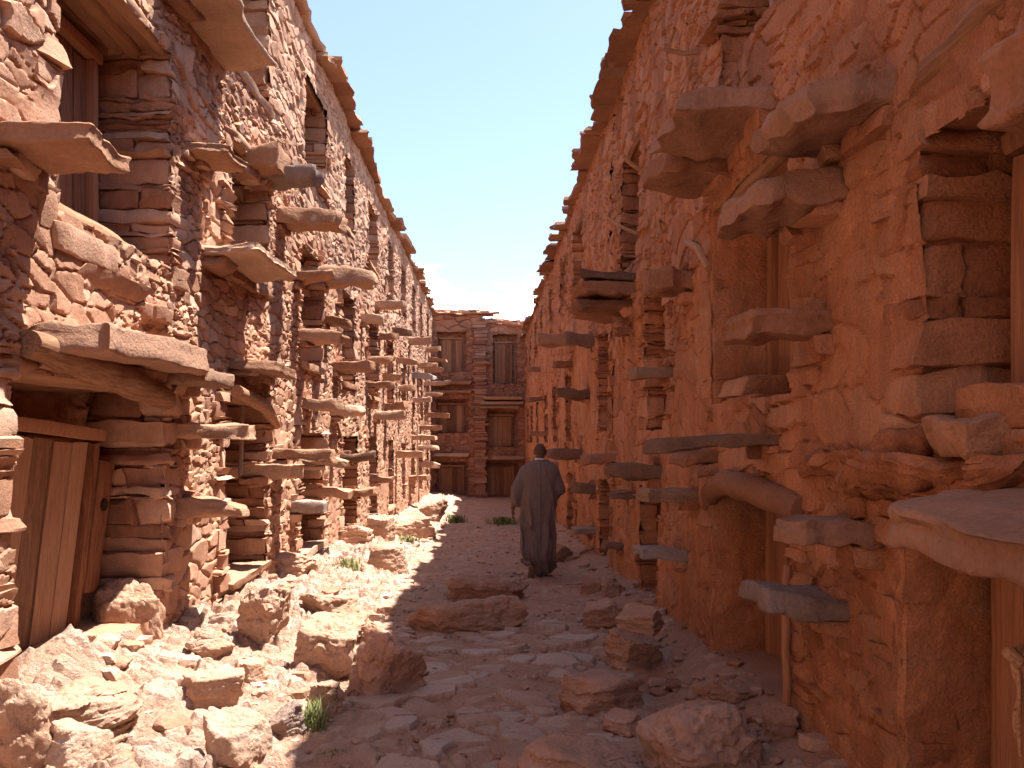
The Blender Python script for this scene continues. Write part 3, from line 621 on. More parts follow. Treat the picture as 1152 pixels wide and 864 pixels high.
for pts, r in (([(5.9, -.1, 4.45), (5.9, .1, 4.42), (5.92, .26, 4.46)], .022), ([(7.1, -.1, 3.92), (7.1, .12, 3.9), (7.1, .3, 4.02), (7.1, .36, 4.08)], .022), ([(8.9, -.1, 3.85), (8.95, .1, 3.95), (9.0, .2, 4.05)], .02), ([(4.1, .0, 4.0), (4.15, .05, 4.3), (4.2, .0, 4.6)], .03), ([(5.5, .04, 2.75), (5.75, .05, 2.95), (6.0, .06, 3.05)], .03)):
    mb = MB(); tube(mb, [FR.p(*p) for p in pts], [r, r*.9, r*.8], nseg=8, nl=14, rough=.008); mb.build('peg', M['wood_x'], GR)
for (a, z0, z1) in ((4.02, -.1, .95),):
    mb = MB(); tube(mb, [FR.p(a, .04, z0), FR.p(a+.02, .05, .5), FR.p(a, .05, z1)], [.024, .022, .02], nseg=9, nl=14, rough=.008); mb.build('prop_stick', M['wood'], GR)
wr.build('wall', M['right'], GR, origin=(XR+2.2, 15, -.3))
eaves(FR, 1.0, YE, TOPR-.02, .2, 'slab_r', GR, 67, step=(.3, .6))
mb = MB(); rough_panel(mb, FR, lambda u, v: (-9+u*(YE+12), -.3-3.7*v, TOPR+.0+.1*v), 90, 12, 6, .06); mb.build('roof', M['ground'], GR)

# ================================================================= END GRANARY
GE = root('stone_granary', (-.4, YE+2.0, -1), 'small brown stone granary closing the far end of the alley, with old plank doors', 'building', 'stone granaries around the alley')
NE = [(-2.2, -.95, 4.3, 6.0, 0, 2), (.15, 1.2, 3.8, 5.9, 1, 2), (-2.25, -.85, 1.7, 3.15, 0, 1), (-.2, 1.25, 1.1, 2.7, 1, 1), (-2.25, -.85, -.95, .5, 0, 0), (-.3, 1.3, -1.0, .55, 1, 0)]
we = MB(); WB['E'] = we
masonry_face(we, np.arange(XL-.2, XR+.25, .03), np.arange(-1.6, 6.4, .026), lambda a, z, d: FE.p(a, d, z), NE, 901, .36, .16, .06, lambda a, z: np.clip(.15+.6*fbm(a*.7, z*.7, 0, 2, 3), 0, .7))
masonry_face(we, np.arange(XL-.2, -.25, .03), np.arange(6.36, 6.75, .026), lambda a, z, d: FE.p(a, d, z), NE, 901, .36, .16, .06, lambda a, z: 0*a)
for n in NE:
    niche_shell(we, FE, n, .45, 950+n[4]*3+n[5], 1)
    jamb(we, FE, n[1], 1, n[2], n[3], .45, 'thin', 960+n[4]*3+n[5], 1); jamb(we, FE, n[0], -1, n[2], n[3], .45, 'thin', 970+n[4]*3+n[5], 1)
random.seed(5)
z = -1.2
while z < 6.3:                                                            # layered pier between the two rows of doors
    t = random.uniform(.07, .17); block(we, *FE.box(-.62+random.uniform(-.06, .06), -.1+random.uniform(-.06, .06), -.2, .3+random.uniform(-.05, .06), z, z+t-.006), seg=(4, 3, 2), rough=.02, rnd=.1, skew=.1); z += t
block(we, XL-3, XR+3, YE+.6, YE+4.2, -1.6, 6.35, seg=(1, 1, 1), rough=0, rnd=.01, skew=0, mud=1)
we.build('wall', M['end'], GE, origin=(-.4, YE+2, -1))
for n in NE:
    a0, a1, z0, z1 = n[:4]
    make_door(FE, GE, a0+.2, a1-.3, z0+.03, z0+(z1-z0)*.83, -.3, 1, 'wood')
    make_lintel(FE, GE, a0, a1, z1, .45, 1, n=2, r=.07)
for (a0, a1, pr, z0, z1) in ((-2.3, -.7, .5, 3.75, 3.88), (-.3, 1.5, .6, 2.9, 3.02), (-.2, 1.4, .75, 3.1, 3.22), (-2.3, -.8, .5, .72, .86), (.1, 1.5, .7, .6, .75), (-2.3, -.7, .4, 3.4, 3.5), (-.4, 1.3, .5, 2.75, 2.86), (-.6, .1, .5, 4.6, 4.7)):
    slab(FE, GE, a0, a1, pr, z0, z1, 'slab', lod=1, name='ledge_slab')
eaves(FE, XL-.3, -.3, 6.72, .3, 'slab', GE, 71, zf=lambda a: -.0); eaves(FE, -.3, XR+.3, 6.35, .28, 'slab', GE, 73, zf=lambda a: -.12*(a+.3))
mb = MB(); random.seed(91)
for k in range(170):
    a_ = random.uniform(XL-.2, XR+.3); d_ = random.uniform(-1.2, .22); h_ = (6.78 if a_ < -.35 else 6.42-.1*a_)+.2*max(0, -d_)*random.random()
    w_ = random.uniform(.12, .4); t_ = random.uniform(.05, .16)
    block(mb, *FE.box(a_, a_+w_, d_-w_*.7, d_, h_-.03, h_+t_), seg=(4, 4, 3), rough=.03, rnd=.15, skew=.25)
mb.build('loose_coping', M['end'], GE)
mb = MB(); rough_panel(mb, FE, lambda u, v: (XL-3+u*(XR-XL+6), -.2-3.9*v, 6.42+.25*np.sin(u*9)*v+.2*(1-u)), 30, 12, 7, .1); mb.build('roof', M['ground'], GE)

# ================================================================= GROUND
ys = np.concatenate([[-400, -150, -60, -25], np.arange(-10, 2.8, .1), yspace(2.8, YE+.6, .0032, .012)[1:], [40, 60, 120, 400]])
xs = np.concatenate([[-400, -120, -40, -15, -7], np.arange(-4.2, -2.6, .1), np.arange(-2.6, 1.75, .0125), np.arange(1.8, 3.6, .1), [7, 15, 40, 120, 400]])
gx, gy = np.meshgrid(xs, ys)
zg = gz(gx, np.clip(gy, -8, 34))
e, idd, dx, dz = rubble(gx, gy, .23, .19, 41, p=2.4, jit=1.0)
e2, id2, dx2, dz2 = rubble(gx, gy, .12, .1, 43, p=2.4, jit=1.0)
inal = sst(-2.75, -2.4, gx)*sst(1.75, 1.5, gx)
pav = sst(.0, .35, fbm(gx*1.1, gy*.8, 0, 3, 44)*.9+.45-sst(6.3, 8.6, gy)*.9-sst(.85, 1.3, gx)*.8-sst(-.6, -1.0, gx)*.7)
keep = ((idd*5.3) % 1 < .64)
s = sst(.07, .12, e+.07*fbm(gx*9, gy*9, 0, 2, 46))*pav*keep
rough_g = fbm(gx*5, gy*5, 0, 4, 47)*.022+fbm(gx*24, gy*24, 0, 3, 48)*.012
top = .008+.034*((idd*3.7) % 1)+(dx*((idd*11.1) % 1-.5)+dz*((idd*17.3) % 1-.5))*.05+fbm(gx*14, gy*14, 0, 3, 50)*.006
# half buried small stones elsewhere
bank = sst(-.75, -1.3, gx)
peb = sst(.05, .3, e2)*(((id2*7.7) % 1) < .30+.45*bank)*(1-s)*inal
rr = .012*peb*(.5+(id2*3.3) % 1)*(1+1.9*bank)
big = sst(.03, .2, e)*bank*(((idd*9.1) % 1) < .42)
zg = zg+inal*(rough_g*(1-s)*(1+.8*bank)+s*top+rr+big*(.015+.045*((idd*2.3) % 1)+(dx*((idd*11.1) % 1-.5)+dz*((idd*17.3) % 1-.5))*.09))
tint = np.where(s > .5, .3+.65*idd, np.where(big > .5, .3+.6*idd, np.where(peb > .5, .25+.6*id2, .4)))
mb = MB(); mb.add(np.stack([gx, gy, zg], -1).reshape(-1, 3), grid_quads(len(ys), len(xs)), tint=tint.ravel(), mud=(np.clip(1-np.maximum(np.maximum(s, peb*.7), big*.8), 0, 1)*(1-.55*bank)).ravel())
o = mb.build('ground', M['ground'], origin=(0, 0, 0)); o['kind'] = 'structure'

# ================================================================= ROCKS
def boulder(u0, v0, u1, v1, label, mat='rock', seed=1, dep=.9, hf=.82, sink=.4, flat=.75, lift=0.0, planes=16, noise=.12, soft=34, group=None, tint=None, y_at=None, name='boulder', n=6):
    x, y, z = unproj((u0+u1)/2, v1, lift)
    if y_at: y = y_at; x = ((u0+u1)/2-VPU)/F*y; z = CAMZ-(v1-VPV)/F*y
    w = (u1-u0)/F*y; h = (v1-v0)/F*y*hf
    P, T = rock_pts(n, seed, planes=planes, noise=noise, soft=soft, flat=flat)
    lo, hi = P.min(0), P.max(0); P = (P-(lo+hi)/2)/((hi-lo)/2)
    P = P*np.array([w/2, w*dep/2, h*(1+sink)/2])
    P = P+np.array([x, y+w*dep*.42, z+h*(1-sink)/2])
    mb = MB(); q = fbm(P[:, 0]*3, P[:, 1]*3, P[:, 2]*6, 3, seed); q2 = fbm(P[:, 0]*5, P[:, 1]*5, P[:, 2]*5, 4, seed+3); mb.add(P, t=T, tint=np.clip((.55 if tint is None else tint)+.45*q, 0, 1), mud=np.clip(.25+1.6*q2, 0, .9))
    o = mb.build(name, M[mat], smooth=True)
    sm = o.data; 
    tag(o, label, 'rock' if name == 'rock' else 'boulder' if name == 'boulder' else 'stone', group)
    return o
boulder(84, 650, 186, 760, 'jagged rock jutting from the wall foot beside the near plank door', seed=2, dep=.55, lift=-.02, sink=.3, hf=.95, planes=13, soft=12, noise=.17, y_at=5.6, flat=.6)
boulder(18, 772, 132, 846, 'large sunlit boulder below the near plank door sill', seed=3, noise=.15, soft=16)
boulder(40, 806, 112, 880, 'pale boulder cut by the lower left picture edge', seed=4, noise=.15, soft=16)
boulder(-40, 740, 44, 880, 'rough shadow-crossed boulder in the lower left corner', seed=5, dep=.8, noise=.15, soft=14)
boulder(250, 658, 322, 728, 'upright split boulder on the rubble bank, left of the alley', seed=6, hf=.95, planes=13, noise=.18)
boulder(325, 697, 408, 764, 'big blocky boulder in full sun at the shadow edge', seed=7, hf=.95, planes=14, noise=.17, soft=24, flat=.7)
boulder(398, 698, 478, 788, 'dark shaded boulder just inside the shadow, beside the sunlit blocky one', 'rock_r', seed=8, hf=.9, planes=14, noise=.15, soft=20)  # same rock as the sunlit one, its shade put into a darker stone colour
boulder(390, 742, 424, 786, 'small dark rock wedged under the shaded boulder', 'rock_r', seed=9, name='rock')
boulder(190, 752, 272, 800, 'flat-topped ledge stone in the sunny rubble', seed=10, dep=.6, flat=.55)
boulder(216, 800, 300, 872, 'slanting white-lit stone near the bottom of the sunny rubble', seed=11, planes=10)
boulder(298, 785, 342, 836, 'grey boulder on the bank next to the bright grass tuft', 'grey', seed=12, planes=11)
boulder(342, 760, 384, 812, 'ridged pale boulder just above the bright grass tuft', seed=13)
boulder(200, 706, 258, 745, 'low rounded rock at the foot of the second left pier', seed=14, name='rock')
boulder(258, 738, 300, 775, 'small pale rock between the ledge stone and upright boulder', seed=15, name='rock')
boulder(330, 664, 400, 700, 'broad flat rock behind the big blocky sunlit boulder', seed=16, name='rock', flat=.5)
boulder(372, 586, 416, 614, 'round boulder against the left wall below the slabs', seed=17)
boulder(412, 606, 458, 646, 'angular boulder at the edge of the far sunlight', seed=18, planes=11)
boulder(410, 574, 444, 610, 'tall boulder leaning on the left wall, mid alley', seed=19, dep=.8)
boulder(440, 570, 490, 606, 'wide sunlit boulder before the farthest left doors', seed=20)
boulder(466, 556, 504, 588, 'farthest boulder at the left wall foot', seed=21)
boulder(300, 616, 352, 650, 'rock pile stone at the third left doorway', seed=22, name='rock')
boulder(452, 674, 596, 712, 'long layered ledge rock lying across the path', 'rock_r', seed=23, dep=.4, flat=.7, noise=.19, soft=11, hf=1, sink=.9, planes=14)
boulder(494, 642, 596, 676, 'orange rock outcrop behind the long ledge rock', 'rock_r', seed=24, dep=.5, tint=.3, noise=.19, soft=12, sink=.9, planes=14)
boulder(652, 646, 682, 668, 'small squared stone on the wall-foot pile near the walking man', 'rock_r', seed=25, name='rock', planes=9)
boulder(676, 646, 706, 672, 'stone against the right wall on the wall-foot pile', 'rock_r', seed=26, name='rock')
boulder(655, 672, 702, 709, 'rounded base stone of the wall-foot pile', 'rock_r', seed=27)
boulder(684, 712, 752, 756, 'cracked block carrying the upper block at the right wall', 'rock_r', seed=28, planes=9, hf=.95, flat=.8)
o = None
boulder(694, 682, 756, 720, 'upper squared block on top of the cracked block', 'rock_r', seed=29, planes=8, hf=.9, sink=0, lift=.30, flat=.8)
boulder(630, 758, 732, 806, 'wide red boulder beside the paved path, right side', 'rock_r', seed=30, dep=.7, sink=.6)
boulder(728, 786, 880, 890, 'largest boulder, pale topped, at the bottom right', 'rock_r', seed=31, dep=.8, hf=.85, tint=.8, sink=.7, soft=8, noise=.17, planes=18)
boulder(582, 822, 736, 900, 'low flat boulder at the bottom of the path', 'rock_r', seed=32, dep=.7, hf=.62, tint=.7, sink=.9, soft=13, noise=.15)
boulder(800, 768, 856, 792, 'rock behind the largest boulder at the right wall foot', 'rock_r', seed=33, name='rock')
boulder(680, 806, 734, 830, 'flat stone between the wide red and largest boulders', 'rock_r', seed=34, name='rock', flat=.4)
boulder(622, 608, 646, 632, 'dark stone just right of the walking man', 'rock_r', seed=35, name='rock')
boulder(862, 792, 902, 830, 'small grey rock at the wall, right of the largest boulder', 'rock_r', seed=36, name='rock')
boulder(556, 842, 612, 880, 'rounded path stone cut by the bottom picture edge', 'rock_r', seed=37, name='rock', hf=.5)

def scatter(name, n, seed, pick, smin, smax, mat, lv, label=None):
    r_ = np.random.default_rng(seed); mb = MB(); tpl = [rock_pts(lv, 900+i, planes=9, noise=.08, soft=22, flat=.6) for i in range(12)]
    for i in range(n):
        x, y = pick(r_); s = smin*(smax/smin)**(r_.random()**2.0)
        P, T = tpl[i % 12]
        P = rotz(P*np.array([s, s*r_.uniform(.6, 1), s*r_.uniform(.35, .8)]), r_.uniform(0, 6.28))
        P = P+np.array([x, y, float(gz(x, y))+s*.22])
        mb.add(P, t=T, tint=r_.uniform(.1, 1))
    o = mb.build(name, M[mat]); o['kind'] = 'stuff'
    return o
def pick_bank(r): 
    y = 2.9*(32/2.9)**r.random(); return -2.5+1.55*r.random()**1.1, y
def pick_right(r):
    y = 3.0*(32/3.0)**r.random(); return 1.6-.55*r.random()**1.6, y
def pick_path(r):
    y = 3.2*(32/3.2)**r.random(); return r.uniform(-1.1, 1.4), y
scatter('rubble', 560, 3, pick_bank, .02, .13, 'rock', 3)
scatter('rubble', 260, 4, pick_right, .02, .12, 'rock_r', 3)
scatter('gravel', 2600, 5, pick_path, .007, .045, 'ground', 2)
scatter('gravel', 1900, 6, pick_path, .007, .045, 'rock_r', 2)

# ================================================================= GRASS
M['grass'] = plain_mat('grass_green', (.17, .19, .065), var=.5, scale=9)
M['drygrass'] = plain_mat('dry_grass', (.22, .22, .09), var=.5, scale=9)
def grass(u, v, w, h, n, label, mat='grass', seed=1, wide=.5):
    r_ = np.random.default_rng(seed); x, y, z = unproj(u, v); mb = MB()
    for i in range(n):
        bx, by = x+r_.normal()*w*.4, y+r_.normal()*w*wide; bz = float(gz(bx, by))-.01
        hh = h*r_.uniform(.4, 1.15); a = r_.uniform(0, 6.28); ln = hh*r_.uniform(.15, .7); wd = .0035*r_.uniform(.7, 1.6)*(y/5)**.7
        t = np.linspace(0, 1, 5); cx = bx+math.cos(a)*ln*t**2; cy = by+math.sin(a)*ln*t**2; cz = bz+hh*(t-.25*t**3)
        px, py = -math.sin(a)*wd, math.cos(a)*wd; tw = (1-t)**.6+.02
        V = np.stack([np.stack([cx-px*tw, cy-py*tw, cz], 1), np.stack([cx+px*tw, cy+py*tw, cz], 1)], 1).reshape(-1, 3)
        mb.add(V, [(2*k, 2*k+1, 2*k+3, 2*k+2) for k in range(4)], tint=r_.random())
    tag(mb.build('grass_tuft', M[mat]), label, 'grass', 'grass tufts in the alley')
grass(350, 822, .10, .22, 170, 'bright green grass tuft growing at the shadow edge by the grey boulder', seed=1)
grass(372, 850, .1, .06, 70, 'short grass sprigs in shade just below the bright tuft', seed=2)
grass(512, 588, .26, .28, 300, 'low grass patch at the far end left of the walking man', seed=3, wide=.5)
grass(566, 590, .36, .26, 420, 'green grass patch touching the walking man from behind', seed=4, wide=.5)
grass(392, 640, .2, .2, 240, 'dry weeds on the sunlit bank by the left wall', 'drygrass', seed=5)
grass(460, 612, .24, .2, 260, 'sparse weeds among the far sunlit boulders', 'drygrass', seed=6)
grass(432, 858, .08, .05, 50, 'tiny weed among the paving stones at the bottom', seed=7)

# ================================================================= MAN
def capsule(bm, a, b, r0, r1, n=14, k=9):
    a = np.array(a, float); b = np.array(b, float); t = b-a; L = np.linalg.norm(t); t /= L
    up = np.array([0, 1, 0.]) if abs(t[1]) < .8 else np.array([1, 0, 0.])
    e1 = np.cross(t, up); e1 /= np.linalg.norm(e1); e2 = np.cross(t, e1)
    rings = []
    for i in range(4): ph = -math.pi/2+math.pi/2*i/4+.02; rings.append((a+t*r0*math.sin(ph), r0*math.cos(ph)))
    for i in range(k): f = i/(k-1); rings.append((a+(b-a)*f, r0+(r1-r0)*f))
    for i in range(1, 5): ph = math.pi/2*i/4-.02; rings.append((b+t*r1*math.sin(ph), r1*math.cos(ph)))
    loft(bm, [[c+r*(math.cos(2*math.pi*j/n)*e1+math.sin(2*math.pi*j/n)*e2) for j in range(n)] for c, r in rings])
def loft(bm, rings):
    vs = [[bm.verts.new([float(q) for q in p]) for p in R] for R in rings]; n = len(vs[0])
    for i in range(len(vs)-1):
        for j in range(n): bm.faces.new((vs[i][j], vs[i][(j+1) % n], vs[i+1][(j+1) % n], vs[i+1][j]))
    bm.faces.new(vs[0][::-1]); bm.faces.new(vs[-1])
def ell(bm, c, r, rot=None):
    m = bmesh.ops.create_icosphere(bm, subdivisions=3, radius=1)
    for v in m['verts']: v.co = (c[0]+v.co.x*r[0], c[1]+v.co.y*r[1], c[2]+v.co.z*r[2])
def fuse(name, bm, mat, parent, voxel, smooth=3, fn=None):
    bmesh.ops.recalc_face_normals(bm, faces=bm.faces)
    me = bpy.data.meshes.new(name); bm.to_mesh(me); bm.free()
    o = bpy.data.objects.new(name, me); COL.objects.link(o)
    md = o.modifiers.new('r', 'REMESH'); md.mode = 'VOXEL'; md.voxel_size = voxel; md.use_smooth_shade = True
    ms = o.modifiers.new('s', 'SMOOTH'); ms.iterations = smooth; ms.factor = .5
    dg = bpy.context.evaluated_depsgraph_get(); me2 = bpy.data.meshes.new_from_object(o.evaluated_get(dg))
    o.modifiers.clear(); o.data = me2; me2.name = name
    if fn:
        n = len(me2.vertices); co = np.zeros(n*3, np.float32); me2.vertices.foreach_get('co', co); no = np.zeros(n*3, np.float32); me2.vertices.foreach_get('normal', no)
        co = fn(co.reshape(-1, 3).astype(float), no.reshape(-1, 3).astype(float)); me2.vertices.foreach_set('co', co.astype(np.float32).ravel()); me2.update()
    for p in me2.polygons: p.use_smooth = True
    me2.materials.clear(); me2.materials.append(mat); o.parent = parent
    return o
M['skin'] = plain_mat('dark_skin', (.15, .066, .04), rough=.6, var=.1)
M['robe'] = plain_mat('grey_wool', (.155, .104, .09), rough=.95, var=.16, scale=60, bump=.5)
M['shirt'] = plain_mat('white_cotton', (.62, .58, .58), rough=.9, var=.05)
M['shoe'] = plain_mat('dusty_shoe_leather', (.22, .13, .085), rough=.8, var=.2)
M['hair'] = plain_mat('cropped_hair', (.095, .052, .036), rough=.9, var=.3, scale=120)
my = 10.2; mz = float(gz(.62, my))+.0
man = root('person', (.62, my, mz), 'man in a long grey-brown robe walking away down the alley', 'person')
bm = bmesh.new()
ell(bm, (.035, .06, 1.585), (.077, .098, .1)); ell(bm, (.035, .10, 1.545), (.056, .062, .075))       # skull, face and jaw (facing away)
ell(bm, (.035, .165, 1.57), (.014, .02, .022)); ell(bm, (.035, .15, 1.60), (.045, .012, .012))         # nose, brow
ell(bm, (.035, .152, 1.525), (.026, .012, .009))
for s in (-1, 1): ell(bm, (.035+s*.076, .058, 1.578), (.013, .022, .034)); ell(bm, (.035+s*.028, .148, 1.588), (.013, .01, .008))
capsule(bm, (.03, .03, 1.36), (.035, .055, 1.52), .062, .058)
capsule(bm, (.0, .02, .95), (.025, .035, 1.30), .115, .095)
capsule(bm, (-.11, .02, 1.32), (.14, .02, 1.325), .035, .035)
capsule(bm, (-.14, .01, 1.325), (-.235, -.015, 1.09), .05, .045); capsule(bm, (-.235, -.015, 1.09), (-.315, .05, .86), .043, .03)
capsule(bm, (.17, .01, 1.32), (.262, -.005, 1.10), .042, .042); capsule(bm, (.262, -.005, 1.10), (.17, .2, 1.02), .043, .03)
capsule(bm, (-.08, 0, .9), (-.085, .04, .5), .085, .058); capsule(bm, (-.085, .04, .5), (-.1, -.16, .2), .055, .036)
capsule(bm, (.08, 0, .9), (.05, .06, .5), .085, .058); capsule(bm, (.05, .06, .5), (.03, .0, .1), .055, .036)
# left hand: palm, four curled fingers, thumb
ell(bm, (-.318, .065, .815), (.018, .038, .048))
for k, (dy, ln) in enumerate(((-.026, .058), (-.009, .07), (.009, .074), (.026, .066))):
    b0 = (-.318, .065+dy, .775); b1 = (-.312, .068+dy*1.1, .775-ln*.55); b2 = (-.295, .07+dy*1.1, .775-ln*.95)
    capsule(bm, b0, b1, .0095, .009, 8, 4); capsule(bm, b1, b2, .009, .007, 8, 4)
capsule(bm, (-.308, .098, .83), (-.298, .118, .795), .011, .01, 8, 4); capsule(bm, (-.298, .118, .795), (-.292, .117, .765), .01, .008, 8, 4)
# right hand held before the body
ell(bm, (.145, .235, 1.01), (.045, .035, .02))
for k, (dz_, ln) in enumerate(((.026, .06), (.009, .072), (-.009, .074), (-.026, .06))):
    capsule(bm, (.11, .25, 1.01+dz_), (.07, .255, 1.008+dz_), .0095, .009, 8, 4); capsule(bm, (.07, .255, 1.008+dz_), (.06, .23, 1.0+dz_), .009, .007, 8, 4)
capsule(bm, (.15, .22, 1.04), (.115, .225, 1.058), .011, .009, 8, 4)
body = fuse('body', bm, M['skin'], man, .0055, 2)
bm = bmesh.new()
ell(bm, (.035, .056, 1.588), (.078, .0985, .1005)); hb = fuse('hair', bm, M['hair'], body, .006, 1, lambda c, n: np.stack([c[:, 0], np.minimum(c[:, 1], .075+.05*(c[:, 2]-1.56)), np.maximum(c[:, 2], 1.545+.12*np.clip(c[:, 1]-.0, 0, 1))], 1))
bm = bmesh.new()
loft(bm, [[(.033+math.cos(t)*rx, .032+math.sin(t)*ry, z) for t in np.linspace(0, 2*math.pi, 24, endpoint=False)] for z, rx, ry in ((1.40, .098, .085), (1.44, .082, .076), (1.475, .071, .07), (1.495, .068, .068), (1.50, .06, .06))])
fuse('shirt_collar', bm, M['shirt'], body, .006, 2)
def robe_ring(z, cx, cy, rx, ry, fold):
    out = []
    for t in np.linspace(0, 2*math.pi, 96, endpoint=False):
        f = 1+fold*(.55*math.sin(7*t+1.2+z*1.1)+.35*math.sin(12*t+2.5-z*2)+.3*math.sin(4*t+.4+z*2.5))
        e = 2.4
        c, s = math.cos(t), math.sin(t)
        out.append((cx+rx*f*math.copysign(abs(c)**(2/e), c), cy+ry*f*math.copysign(abs(s)**(2/e), s), z))
    return out
bm = bmesh.new()
R = [(.035, .045, .03, .14, .17, .13), (.10, .025, -.0, .165, .20, .13), (.22, -.005, -.04, .20, .23, .11), (.32, -.025, -.05, .208, .22, .10), (.5, -.025, -.03, .208, .19, .085), (.7, -.01, -.01, .213, .165, .065), (.9, .01, 0, .225, .16, .05), (1.1, .015, .0, .235, .155, .035), (1.25, .02, .0, .24, .145, .02), (1.35, .022, .005, .232, .125, .012), (1.41, .028, .015, .19, .105, .01), (1.455, .032, .025, .125, .09, .0), (1.48, .033, .03, .09, .08, .0)]
zz = np.linspace(R[0][0], R[-1][0], 60); RA = np.array(R); RA[:, 5] *= .9; RA[:, 3] *= 1.06
loft(bm, [robe_ring(z, *[float(np.interp(z, RA[:, 0], RA[:, k])) for k in range(1, 6)]) for z in zz])
capsule(bm, (-.155, .01, 1.345), (-.235, -.015, 1.12), .075, .098); capsule(bm, (-.235, -.015, 1.12), (-.262, .02, .96), .098, .105)
capsule(bm, (.19, .01, 1.36), (.262, -.005, 1.1), .075, .095); capsule(bm, (.262, -.005, 1.1), (.21, .12, 1.03), .093, .085)
ell(bm, (-.17, -.14, .12), (.07, .09, .06))
def robe_fn(c, n):
    wr = fbm(c[:, 0]*7+c[:, 2]*.8, c[:, 1]*7, c[:, 2]*1.1, 3, 5)*.045+fbm(c[:, 0]*22, c[:, 1]*22, c[:, 2]*7, 2, 8)*.005
    q = c[:, 0]*5.5+c[:, 2]*1.6; rg = 1-np.abs(fbm(q, c[:, 1]*3.5, c[:, 2]*.55, 2, 21))*3.4; wr = wr*.8+.06*np.clip(rg, -.5, 1)**2*np.sign(rg)-.02
    low = np.clip((1.35-c[:, 2])/.9, .12, 1)
    c = c+n*(wr*low)[:, None]
    seam = np.exp(-((c[:, 0]-.02)/.01)**2)*(n[:, 1] < -.5)*.008
    c = c+n*seam[:, None]; c[:, 2] += np.clip(-c[:, 0]+.03, 0, .3)*.55*np.clip(1-c[:, 2]/.45, 0, 1)
    return c
robe = fuse('robe', bm, M['robe'], man, .0075, 7, robe_fn)
for (c, pitch, nm) in (((.03, .03, .0), 0, 0), ((-.095, -.24, .085), 1.0, 1)):
    bm = bmesh.new(); ca, sa = math.cos(pitch), math.sin(pitch)
    def T(y, z): return (y*ca-z*sa*-1*0-z*sa, 0)
    prof = [(-.085, .03, .034), (-.05, .045, .042), (0, .045, .036), (.07, .035, .044), (.13, .026, .044), (.165, .016, .025)]
    rings = []
    for (yy, h, w) in prof:
        ring = []
        for t in np.linspace(0, 2*math.pi, 16, endpoint=False):
            px = math.cos(t)*w; pz = max(0, .5+.5*math.sin(t))*2*h; py = yy
            # toe-down pitch about the toe for the lifted heel
            ring.append((c[0]+px, c[1]+py*ca+pz*sa*-1, c[2]+pz*ca-(py)*sa))
        rings.append(ring)
    loft(bm, rings); fuse('shoe', bm, M['shoe'], man, .007, 2)

# ================================================================= ROPE on the near right door
M['rope'] = plain_mat('dry_rope', (.42, .24, .15), rough=.95, var=.3, scale=90)
mb = MB()
X0 = FR.p(2.63, -.2, 0)
def rp(a, d, z): return FR.p(a, d, z)
tube(mb, [rp(2.66, -.22, .90), rp(2.62, -.17, .86), rp(2.6, -.18, .78), rp(2.64, -.19, .70), rp(2.61, -.18, .62), rp(2.63, -.2, .58)], [.012, .016, .012, .009, .011, .006], nseg=8, nl=30, rough=.008)
tube(mb, [rp(2.60, -.17, .84), rp(2.57, -.16, .76), rp(2.6, -.17, .66), rp(2.585, -.17, .56)], [.008, .007, .008, .005], nseg=8, nl=22, rough=.008)
tube(mb, [rp(2.66, -.2, .87), rp(2.62, -.15, .88), rp(2.59, -.18, .86)], [.022, .026, .02], nseg=9, nl=12, rough=.012)
tag(mb.build('rope', M['rope']), 'frayed knotted rope hanging from the door post at the right edge', 'rope')

# ================================================================= SKY, SUN, CAMERA
sd = np.array([1, .45, 2.62]); el = math.atan2(sd[2], math.hypot(sd[0], sd[1])); az = math.atan2(sd[0], sd[1])
w = bpy.data.worlds.new('World'); C.world = w; w.use_nodes = True; nt = w.node_tree; L = nt.links.new
bg = nt.nodes['Background']; sky = nd(nt, 'ShaderNodeTexSky', sky_type='NISHITA'); sky.sun_disc = False; sky.sun_elevation = el; sky.sun_rotation = az; sky.altitude = 1200; sky.dust_density = 2.0; sky.ozone_density = 1.2
tc = nd(nt, 'ShaderNodeTexCoord'); mp = nd(nt, 'ShaderNodeMapping'); mp.inputs['Scale'].default_value = (3, 3, 7); mp.inputs['Location'].default_value = (.37, .1, .2); L(tc.outputs['Generated'], mp.inputs['Vector'])
cn = nd(nt, 'ShaderNodeTexNoise'); cn.inputs['Scale'].default_value = 2.2; cn.inputs['Detail'].default_value = 8; cn.inputs['Roughness'].default_value = .55; L(mp.outputs['Vector'], cn.inputs['Vector'])
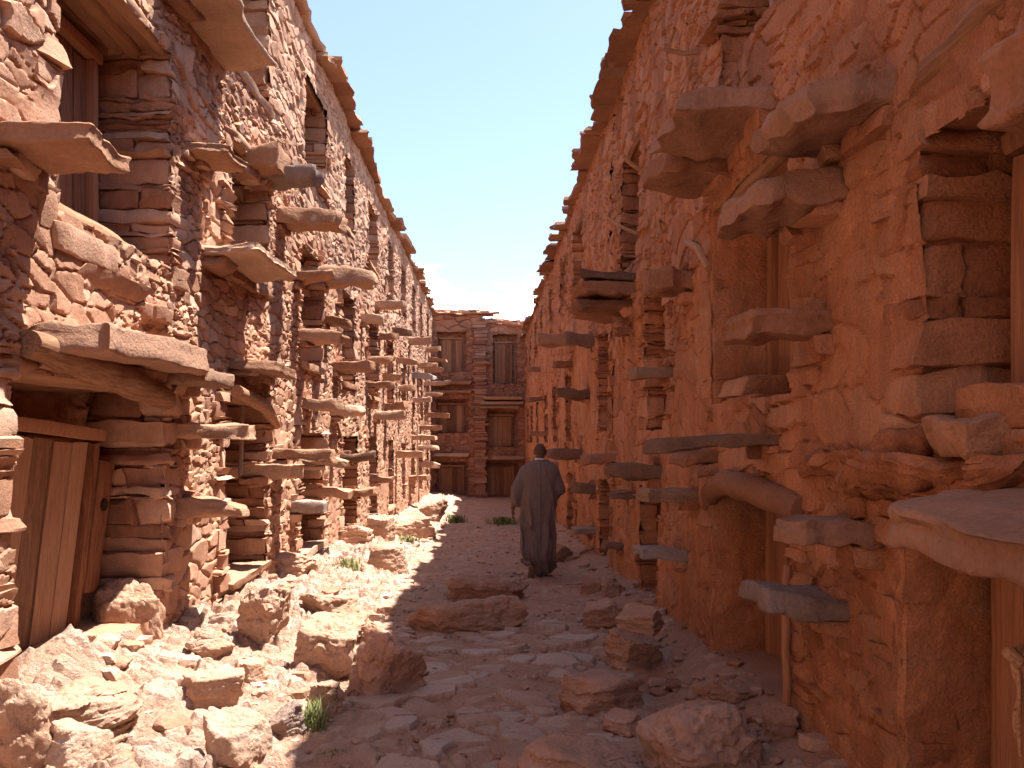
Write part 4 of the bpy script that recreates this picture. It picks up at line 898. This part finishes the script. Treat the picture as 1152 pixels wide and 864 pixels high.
sp = nd(nt, 'ShaderNodeSeparateXYZ'); L(tc.outputs['Generated'], sp.inputs[0])
hz = nd(nt, 'ShaderNodeMapRange'); L(sp.outputs['Z'], hz.inputs['Value']); hz.inputs['From Min'].default_value = .15; hz.inputs['From Max'].default_value = .27; hz.inputs['To Min'].default_value = .15; hz.inputs['To Max'].default_value = -.3
ad = nd(nt, 'ShaderNodeMath', operation='ADD'); L(cn.outputs['Fac'], ad.inputs[0]); L(hz.outputs[0], ad.inputs[1])
cr = nd(nt, 'ShaderNodeMapRange'); L(ad.outputs[0], cr.inputs['Value']); cr.inputs['From Min'].default_value = .5; cr.inputs['From Max'].default_value = .66; cr.inputs['To Max'].default_value = .9; cr.inputs['To Min'].default_value = .05
mx = nd(nt, 'ShaderNodeMix', data_type='RGBA'); L(cr.outputs[0], mx.inputs['Factor']); L(sky.outputs['Color'], mx.inputs['A']); mx.inputs['B'].default_value = (8, 8.2, 8.4, 1)
L(mx.outputs['Result'], bg.inputs['Color']); bg.inputs['Strength'].default_value = .09
sl = bpy.data.lights.new('sun', 'SUN'); sl.energy = 4.5; sl.angle = math.radians(.53); sl.color = (1, .95, .88)
so = bpy.data.objects.new('sun', sl); COL.objects.link(so)
from mathutils import Vector
so.rotation_euler = Vector(sd).to_track_quat('Z', 'Y').to_euler(); so.location = (20, 10, 50)
cam = bpy.data.cameras.new('camera'); co = bpy.data.objects.new('camera', cam); COL.objects.link(co); C.camera = co
co.location = (0, 0, CAMZ); co.rotation_euler = (math.pi/2, 0, 0)
cam.sensor_width = 36; cam.lens = F/1152*36; cam.shift_x = (576-VPU)/1152; cam.shift_y = (VPV-432)/1152; cam.clip_start = .05; cam.clip_end = 2000
C.view_settings.view_transform = 'Standard'; C.view_settings.look = 'None'; C.view_settings.exposure = 1.87; C.view_settings.gamma = 1
C.cycles.max_bounces = 10; C.cycles.diffuse_bounces = 7; C.cycles.use_denoising = True
for o in list(bpy.data.objects):
    if '_w' in o: del o['_w']
